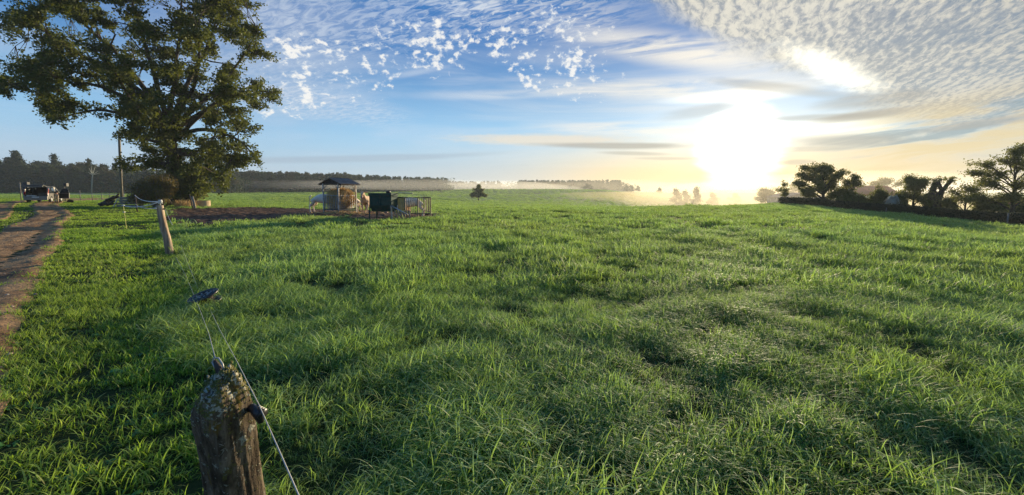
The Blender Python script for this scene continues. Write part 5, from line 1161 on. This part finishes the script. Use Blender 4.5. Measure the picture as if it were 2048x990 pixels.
# ------------------------------------------------------------------ skinned bodies
def skinned(name, pts, edges, mat_, parent=None, sub=1, loc=(0, 0, 0), root=0):
    me = bpy.data.meshes.new(name); me.from_pydata([p[0] for p in pts], edges, []); me.materials.append(mat_)
    o = link(name, me, parent, loc)
    me.attributes  # noqa
    sk = o.modifiers.new('skin', 'SKIN'); sk.use_smooth_shade = True
    if not me.skin_vertices: bpy.context.view_layer.objects.active = o
    lay = me.skin_vertices[0] if me.skin_vertices else None
    for i, p in enumerate(pts):
        r = p[1]; lay.data[i].radius = r if isinstance(r, tuple) else (r, r); lay.data[i].use_root = (i == root)
    s = o.modifiers.new('sub', 'SUBSURF'); s.levels = sub; s.render_levels = sub+1; return o
def cow(label, loc, rotz, m, head=(0, 1.45, 1.22), headlow=False, seed=0, scale=1.0):
    t = thing('cow', label, 'cow', loc, rotz); t.scale = (scale,)*3
    nz, hz2 = (1.22, 1.30)
    P = [((0, -.80, 1.13), (.27, .27)), ((0, -.45, 1.05), (.33, .34)), ((0, 0, 1.00), (.36, .38)), ((0, .42, 1.00), (.33, .36)), ((0, .70, 1.08), (.25, .29))]
    Eg = [(0, 1), (1, 2), (2, 3), (3, 4)]
    if headlow: nk = [((0, .98, .98), (.17, .20)), ((0, 1.2, .80), (.13, .15)), ((0, 1.34, .66), (.125, .14)), ((0, 1.46, .46), (.085, .09)), ((0, 1.52, .34), (.08, .075))]
    else: nk = [((0, .93, 1.30), (.16, .20)), ((0, 1.10, 1.50), (.13, .15)), ((0, 1.24, 1.58), (.14, .145)), ((0, 1.42, 1.40), (.095, .11)), ((0, 1.50, 1.28), (.09, .085))]
    o = len(P); P += nk; Eg += [(4, o)]+[(o+i, o+i+1) for i in range(len(nk)-1)]; hd = nk
    for s in (-1, 1):
        rk = np.random.default_rng(seed+s); f = rk.uniform(-.12, .12)
        o = len(P); P += [((s*.20, -.78, .90), .19), ((s*.23, -.68+f*.3, .68), .125), ((s*.22, -.95+f, .46), .062), ((s*.22, -.90+f, .26), .048), ((s*.22, -.88+f*1.3, .10), .052), ((s*.22, -.84+f*1.3, .02), .06)]
        Eg += [(0, o)]+[(o+i, o+i+1) for i in range(5)]
        o = len(P); P += [((s*.19, .52, .84), .16), ((s*.19, .55-f*.3, .64), .095), ((s*.18, .60-f, .40), .062), ((s*.18, .58-f, .22), .044), ((s*.18, .60-f*1.2, .10), .05), ((s*.18, .63-f*1.2, .02), .06)]
        Eg += [(3, o)]+[(o+i, o+i+1) for i in range(5)]
    skinned('body', P, Eg, m, t, 1)
    # brisket and belly line
    hc = Vector(hd[2][0]); mz = Vector(hd[4][0]); fw = (mz-hc).normalized()
    for s in (-1, 1):
        e0 = hc+Vector((s*.11, -.06, .04)); e = MB().tube([e0, e0+Vector((s*.12, -.02, .03)), e0+Vector((s*.21, -.03, -.01)), e0+Vector((s*.27, -.02, -.04))], [.03, .062, .055, .012], 8); e.v = [(v[0], (v[1]-e0.y)*.55+e0.y, v[2]) for v in e.v]; e.obj('ear', m, t, True)
        ec = hc+fw*.10+Vector((s*.105, 0, .03)); MB().tube([ec-Vector((s*.012, 0, 0)), ec+Vector((s*.012, 0, 0))], [.022, .014], 8).obj('eye', M['black'], t, True)
        MB().tube([mz+Vector((s*.035, 0, .01))+fw*.06, mz+Vector((s*.035, 0, .01))+fw*.085], [.016, .01], 6).obj('nostril', M['dark_trim'], t, True)
        for yy, zz_ in ((-.84, 0.02), (.62, .02)): pass
    MB().tube([mz-fw*.03, mz+fw*.04, mz+fw*.078], [.088, .085, .05], 12).obj('muzzle', M['muzzle'], t, True)
    MB().tube([(0, -.92, 1.24), (0, -1.05, 1.12), (0, -1.06, .8), (0, -1.04, .55), (0, -1.03, .40)], [.05, .035, .025, .045, .012], 8).obj('tail', m, t, True)
    return t
# left cow, side on, head in the feeder (faces +X)
cow('cream cow seen side on at the left with its head inside the roofed feeder', gx(651, 32.3)+Vector((0, 0, 0)), R(-84), M['cow'], seed=1, scale=1.1)
cow('tan cow facing the camera right of the roofed feeder', gx(723.5, 30.4)+Vector((0.0, 1.0, 0)), R(188), M['cow_tan'], seed=3, scale=1.0)
cow('cream cow mostly hidden behind the hay, only its legs showing', gx(698, 33.4), R(95), M['cow'], headlow=True, seed=5, scale=.98)
cow('pale cow standing behind the bars of the calf pen', gx(819, 27.3), R(100), M['cow'], headlow=True, seed=7, scale=.98)
cow('tan calf behind the yellowed sheet with its flank beside the green feeder', gx(802, 28.0), R(75), M['cow_tan'], headlow=True, seed=9, scale=.70)

# ------------------------------------------------------------------ the parked car
CYY = 45.0; cb_ = gx(92, CYY); HD = R(33)
car = thing('parked_car', 'silver estate car seen from behind with its tailgate and right front door open', 'car', cb_+Vector((0, 0, .02)), HD)
L2, W_2 = 2.25, .90
side = [(-L2, .42), (-L2-.04, .62), (-L2+.02, .98), (-L2+.32, 1.60), (-1.2, 1.68), (.2, 1.64), (1.05, 1.10), (2.0, .92), (L2, .72), (L2, .35), (1.75, .30), (-1.75, .32)]
for s in (-1, 1):
    b_ = MB(); a0, a1 = (s*W_2, s*(W_2-.10)) if s < 0 else (s*(W_2-.10), s*W_2)
    low = [(-L2, .40), (-L2-.04, .62), (-L2+.02, .96), (1.05, 1.0), (2.0, .90), (L2, .72), (L2, .35), (1.72, .32), (1.62, .58), (1.38, .68), (1.12, .58), (1.02, .32), (-1.02, .32), (-1.12, .58), (-1.38, .68), (-1.62, .58), (-1.72, .34)]
    b_.prism(low, 0, a0, a1); b_.obj('side_panel', M['silver'], car, bevel=.02)
    pl_ = MB()     # pillars
    for (y0, z0, y1, z1, w) in ((-L2+.06, .96, -L2+.36, 1.60, .12), (-1.15, .98, -1.0, 1.62, .08), (-.1, .98, -.05, 1.62, .08), (1.05, 1.0, .25, 1.60, .07)): pl_.bar((s*(W_2-.05), y0, z0), (s*(W_2-.14), y1, z1), .06, w)
    pl_.obj('pillar', M['silver'], car)
    for (ya, yb_) in ((-1.95, -1.2), (-1.1, -.15), (-.05, .75)):
        g_ = MB(); zt_ = 1.56; sh_ = .18 if ya < -1.5 else 0; sf = -.42 if yb_ > .5 else 0
        g_.add([(s*(W_2-.05), ya, .99), (s*(W_2-.05), yb_, .99), (s*(W_2-.13), yb_+sf, zt_), (s*(W_2-.13), ya+sh_, zt_), (s*(W_2-.07), ya, .99), (s*(W_2-.07), yb_, .99), (s*(W_2-.15), yb_+sf, zt_), (s*(W_2-.15), ya+sh_, zt_)], [(0, 1, 2, 3), (7, 6, 5, 4), (0, 4, 5, 1), (2, 6, 7, 3)])
        g_.obj('window', M['glass'], car)
    lt = MB().prism([(-L2-.02, .80), (-L2+.16, .80), (-L2+.40, 1.46), (-L2+.26, 1.48), (-L2+.02, 1.02)], 0, s*(W_2-.11) if s > 0 else s*(W_2+.005), s*(W_2+.005) if s > 0 else s*(W_2-.11)); lt.obj('tail_light', M['red'], car, bevel=.015)
    for yw in (-1.37, 1.37):
        wo_ = MB(); 
        w_ = link('wheel', None, car, (s*(W_2-.10), yw, .32)); 
        bpy.data.objects.remove(w_)
        w_ = MB().tube([(s*(W_2-.20), yw, .32), (s*(W_2-.19), yw, .32), (s*(W_2-.01), yw, .32), (s*(W_2+.0), yw, .32)], [.29, .32, .32, .28], 24).obj('wheel', M['tyre'], car, True)
        MB().tube([(s*(W_2-.005), yw, .32), (s*(W_2+.012), yw, .32)], [.19, .17], 16).obj('rim', M['galv'], w_)
MB().box((0, -.75, 1.655), (1.50, 2.4, .06)).obj('roof', M['silver'], car, bevel=.02)
MB().box((0, -L2+.0, .46), (1.74, .24, .42)).box((0, -L2-.06, .52), (1.60, .10, .16)).obj('bumper', M['silver'], car, bevel=.03)
MB().box((0, -L2-.125, .56), (.52, .02, .11)).obj('number_plate', M['white_plastic'], car)
MB().box((0, -.2, .40), (1.60, 4.1, .12)).box((0, -.45, .80), (1.56, .12, .62)).box((0, 1.6, .70), (1.58, 1.2, .40)).obj('interior', M['dark_trim'], car)
MB().prism([(1.0, 1.03), (2.0, .94), (L2-.02, .76), (L2-.02, .45), (1.0, .45)], 0, -.79, .79).obj('bonnet', M['silver'], car, bevel=.03)
MB().add([(-.76, 1.02, 1.03), (.76, 1.02, 1.03), (.70, .36, 1.60), (-.70, .36, 1.60), (-.76, 1.0, 1.01), (.76, 1.0, 1.01), (.70, .34, 1.58), (-.70, .34, 1.58)], [(0, 1, 2, 3), (7, 6, 5, 4), (0, 4, 5, 1), (1, 5, 6, 2), (2, 6, 7, 3), (3, 7, 4, 0)]).obj('windscreen', M['glass'], car)
for x in (-.36, .36): MB().box((x, -.38, 1.12), (.46, .14, .5)).box((x, -.38, 1.44), (.22, .10, .18)).obj('seat', M['dark_trim'], car, bevel=.03)
tg = MB(); A0 = Vector((0, -1.86, 1.74)); 
tq = Matrix.Rotation(R(-9), 3, 'X')
tg.box(A0+Vector((0, -.52, .0)), (1.56, 1.06, .07), tq); tgo = tg.obj('tailgate', M['silver'], car, bevel=.02)
MB().box(A0+Vector((0, -.36, -.045)), (1.30, .55, .02), tq).obj('rear_window', M['glass'], tgo)
MB().box(A0+Vector((0, -1.02, -.06)), (1.50, .10, .10), tq).obj('lower_edge', M['silver'], tgo, bevel=.02)
for s in (-1, 1): MB().tube([(s*.70, -1.95, 1.25), (s*.70, -2.35, 1.66)], .014, 6).obj('gas_strut', M['black'], car)
# open front door on the right hand side
dr = thing('x', 'x', 'x'); bpy.data.objects.remove(dr)
dm = MB(); dv = Matrix.Rotation(R(-62), 4, 'Z')
def door_pts(mb_):
    mb_.v = [tuple((Matrix.Translation((W_2, .85, 0)) @ Matrix.Rotation(R(62), 4, 'Z')) @ Vector(v)) for v in mb_.v]; return mb_
dd = door_pts(MB().prism([(0, .38), (-1.0, .38), (-1.05, .98), (0, 1.0)], 0, -.03, .05)).obj('door', M['silver'], car, bevel=.015)
door_pts(MB().prism([(-.03, .44), (-.97, .44), (-1.0, .94), (-.03, .94)], 0, -.05, -.032)).obj('door_lining', M['dark_trim'], dd)
door_pts(MB().prism([(-.05, 1.0), (-1.02, .98), (-.95, 1.52), (-.45, 1.52)], 0, -.005, .02)).obj('door_glass', M['glass'], dd)
# crates in the boot
def incar(x, y, z): return car.location+Matrix.Rotation(HD, 3, 'Z') @ Vector((x, y, z))
for (x, y, z, sx, sy, sz, m_, lab) in ((-.38, -1.95, .62, .62, .42, .30, 'white_plastic', 'white crate at the left of the open car boot'), (.34, -1.98, .56, .52, .40, .18, 'white_plastic', 'flat pale crate at the right of the open car boot'), (.28, -1.6, .80, .5, .3, .32, 'black', 'dark box behind the flat crate in the car boot')):
    t = thing('storage_crate', lab, 'crate', incar(x, y, z-sz/2), HD); h = sz
    MB().box((0, 0, .015), (sx-.04, sy-.04, .03)).obj('base', M[m_], t); 
    for (c, d) in (((0, -sy/2, h/2), (sx, .02, h)), ((0, sy/2, h/2), (sx, .02, h)), ((-sx/2, 0, h/2), (.02, sy-.03, h)), ((sx/2, 0, h/2), (.02, sy-.03, h))): MB().box(c, d).obj('side', M[m_], t)
    MB().box((0, -sy/2-.012, h*.7), (sx*.3, .01, h*.12)).obj('handle', M['dark_trim'], t)

# ------------------------------------------------------------------ person leaning into the open door
pbp = Vector(gx(115, 45.3)); pe = thing('person', 'person in dark jacket and pale trousers bending into the open car door', 'person', pbp, R(62))
# faces +Y, bent forward about 55 degrees
P = [((0, 0, .92), (.15, .12)), ((0, .14, 1.08), (.15, .12)), ((0, .34, 1.22), (.17, .12)), ((0, .46, 1.30), (.10, .08)), ((0, .55, 1.37), (.055, .055))]
Eg = [(0, 1), (1, 2), (2, 3), (3, 4)]
for s in (-1, 1):
    o = len(P); P += [((s*.10, -.01, .86), .10), ((s*.12, .06*s, .48), .065), ((s*.12, .10*s-.06, .10), .045), ((s*.12, .10*s+.02, .04), .045), ((s*.12, .10*s+.14, .03), .035)]; Eg += [(0, o)]+[(o+i, o+i+1) for i in range(4)]
    o = len(P); P += [((s*.19, .40, 1.26), .065), ((s*.24, .48, 1.00), .048), ((s*.20, .70, .88), .036), ((s*.19, .77, .86), (.035, .018))]; Eg += [(2, o)]+[(o+i, o+i+1) for i in range(3)]
    pal = len(P)-1
    for q in range(4):
        x = s*.19+(q-1.5)*.017; l = (.032, .038, .036, .028)[q]; o = len(P); P += [((x, .80, .855), .010), ((x, .80+l, .848), .009), ((x, .80+l*1.7, .832), .008)]; Eg += [(pal, o), (o, o+1), (o+1, o+2)]
    o = len(P); P += [((s*.19-s*.035, .775, .858), .011), ((s*.19-s*.05, .80, .85), .009)]; Eg += [(pal, o), (o, o+1)]
skinned('body', P, Eg, M['skin'], pe, 1)
def sph(c, r, n=10, m_=8):
    V = []; 
    for j in range(m_+1):
        th = math.pi*j/m_
        for i in range(n): a = 2*math.pi*i/n; V.append((c[0]+r[0]*math.sin(th)*math.cos(a), c[1]+r[1]*math.sin(th)*math.sin(a), c[2]+r[2]*math.cos(th)))
    return V, [(j*n+i, (j+1)*n+i, (j+1)*n+(i+1) % n, j*n+(i+1) % n) for j in range(m_) for i in range(n)]
MB().add(*sph((0, .64, 1.45), (.078, .10, .115))).add(*sph((0, .74, 1.44), (.016, .02, .022), 6, 5)).obj('head', M['skin'], pe, True)
MB().add(*sph((0, .62, 1.48), (.092, .105, .105))).add(*sph((0, .56, 1.45), (.085, .06, .10))).obj('hair', M['hair'], pe, True)
MB().tube([(-.03, .735, 1.465), (-.03, .742, 1.465)], .009, 6).tube([(.03, .735, 1.465), (.03, .742, 1.465)], .009, 6).obj('eye', M['black'], pe)
for s in (-1, 1): MB().add(*sph((s*.078, .63, 1.45), (.014, .025, .032), 6, 5)).obj('ear', M['skin'], pe, True)
J = [((0, .0, .95), (.17, .14)), ((0, .14, 1.09), (.175, .14)), ((0, .34, 1.235), (.19, .14)), ((0, .44, 1.29), (.11, .09))]; EJ = [(0, 1), (1, 2), (2, 3)]
for s in (-1, 1): o = len(J); J += [((s*.20, .41, 1.26), .085), ((s*.245, .48, 1.00), .065), ((s*.205, .66, .895), .052)]; EJ += [(2, o), (o, o+1), (o+1, o+2)]
skinned('jacket', J, EJ, M['dark_cloth'], pe, 1)
J = [((0, -.01, .92), (.165, .14))]; EJ = []
for s in (-1, 1): o = len(J); J += [((s*.105, -.01, .84), .115), ((s*.12, .06*s, .48), .082), ((s*.12, .10*s-.06, .12), .066)]; EJ += [(0, o), (o, o+1), (o+1, o+2)]
skinned('trousers', J, EJ, M['tan_cloth'], pe, 1)
for s in (-1, 1): MB().add(*sph((s*.12, .10*s+.04, .05), (.055, .15, .06), 8, 6)).obj('shoe', M['black'], pe, True)

# ------------------------------------------------------------------ small stuff
C = []
for i in range(900):
    s = rng.random()*s_[-1]*.6; k_ = int(np.searchsorted(sq, s)); k_ = min(k_, len(sq)-1); off = rng.choice([rng.uniform(-.1, .3), rng.uniform(1.3, 2.0), rng.uniform(0, 3.8)], p=[.35, .3, .35]); x = cxs[k_]+nx[k_]*off; y = cys[k_]+ny[k_]*off; r = rng.uniform(.008, .03)*(1+.9*(rng.random() < .06)); C.append((x, y, gz(x, y)+.01+.2*r, r))
V = []; Fc = []
ico = [(1, 0, 0), (-1, 0, 0), (0, 1, 0), (0, -1, 0), (0, 0, 1), (0, 0, -1)]; icf = [(0, 2, 4), (2, 1, 4), (1, 3, 4), (3, 0, 4), (2, 0, 5), (1, 2, 5), (3, 1, 5), (0, 3, 5)]
for (x, y, z, r) in C:
    o = len(V); V += [(x+a*r*rng.uniform(.7, 1.4), y+b_*r*rng.uniform(.7, 1.4), z+c*r*.6) for a, b_, c in ico]; Fc += [(i+o, j+o, k_+o) for i, j, k_ in icf]
M['stone'] = mat('pale_pebble', (0.42, 0.36, 0.30), (0.28, 0.23, 0.19), 9, 0.9)
tag(link('gravel', npmesh('gravel', V, Fc, M['stone'])), 'small pale stones strewn along the dirt track', 'gravel', kind='stuff')

# ------------------------------------------------------------------ haze and mist
def vol_mat(name, dens, col, an):
    m = bpy.data.materials.new(name); m.use_nodes = True; nt = m.node_tree; nt.nodes.clear(); out = nt.nodes.new('ShaderNodeOutputMaterial'); v = nt.nodes.new('ShaderNodeVolumePrincipled')
    v.inputs['Density'].default_value = dens; v.inputs['Color'].default_value = (*col, 1); v.inputs['Anisotropy'].default_value = an; nt.links.new(v.outputs[0], out.inputs['Volume']); return m
HZ = MB().box((0, 0, 0), (3300, 3300, 46)).obj('haze', vol_mat('haze', HAZE_D, (.80, .90, 1.0), .30), None, loc=(0, 0, 12)); HZ['kind'] = 'stuff'; HZ['label'] = 'thin morning haze over the whole farmland'
def bank(label, px, Y, z, rx, ry, rz, dens, an=.6, col=(1, .98, .95)):
    b = gx(px, Y); V, Fc = sph((0, 0, 0), (rx, ry, rz), 40, 20); 
    for i, v in enumerate(V):
        V[i] = (v[0]*(1+.06*math.sin(v[1]*.05+v[0]*.03)), v[1], v[2]*(1+.18*math.sin(v[0]*.05)*math.sin(v[1]*.07+1)))
    o = MB().add(V, Fc).obj('mist_bank', vol_mat('mist', dens, col, an), None, True, loc=(b.x, b.y, b.z+z)); o['kind'] = 'stuff'; o['label'] = label; o['category'] = 'mist'; return o
for args in BANKS: bank(*args)
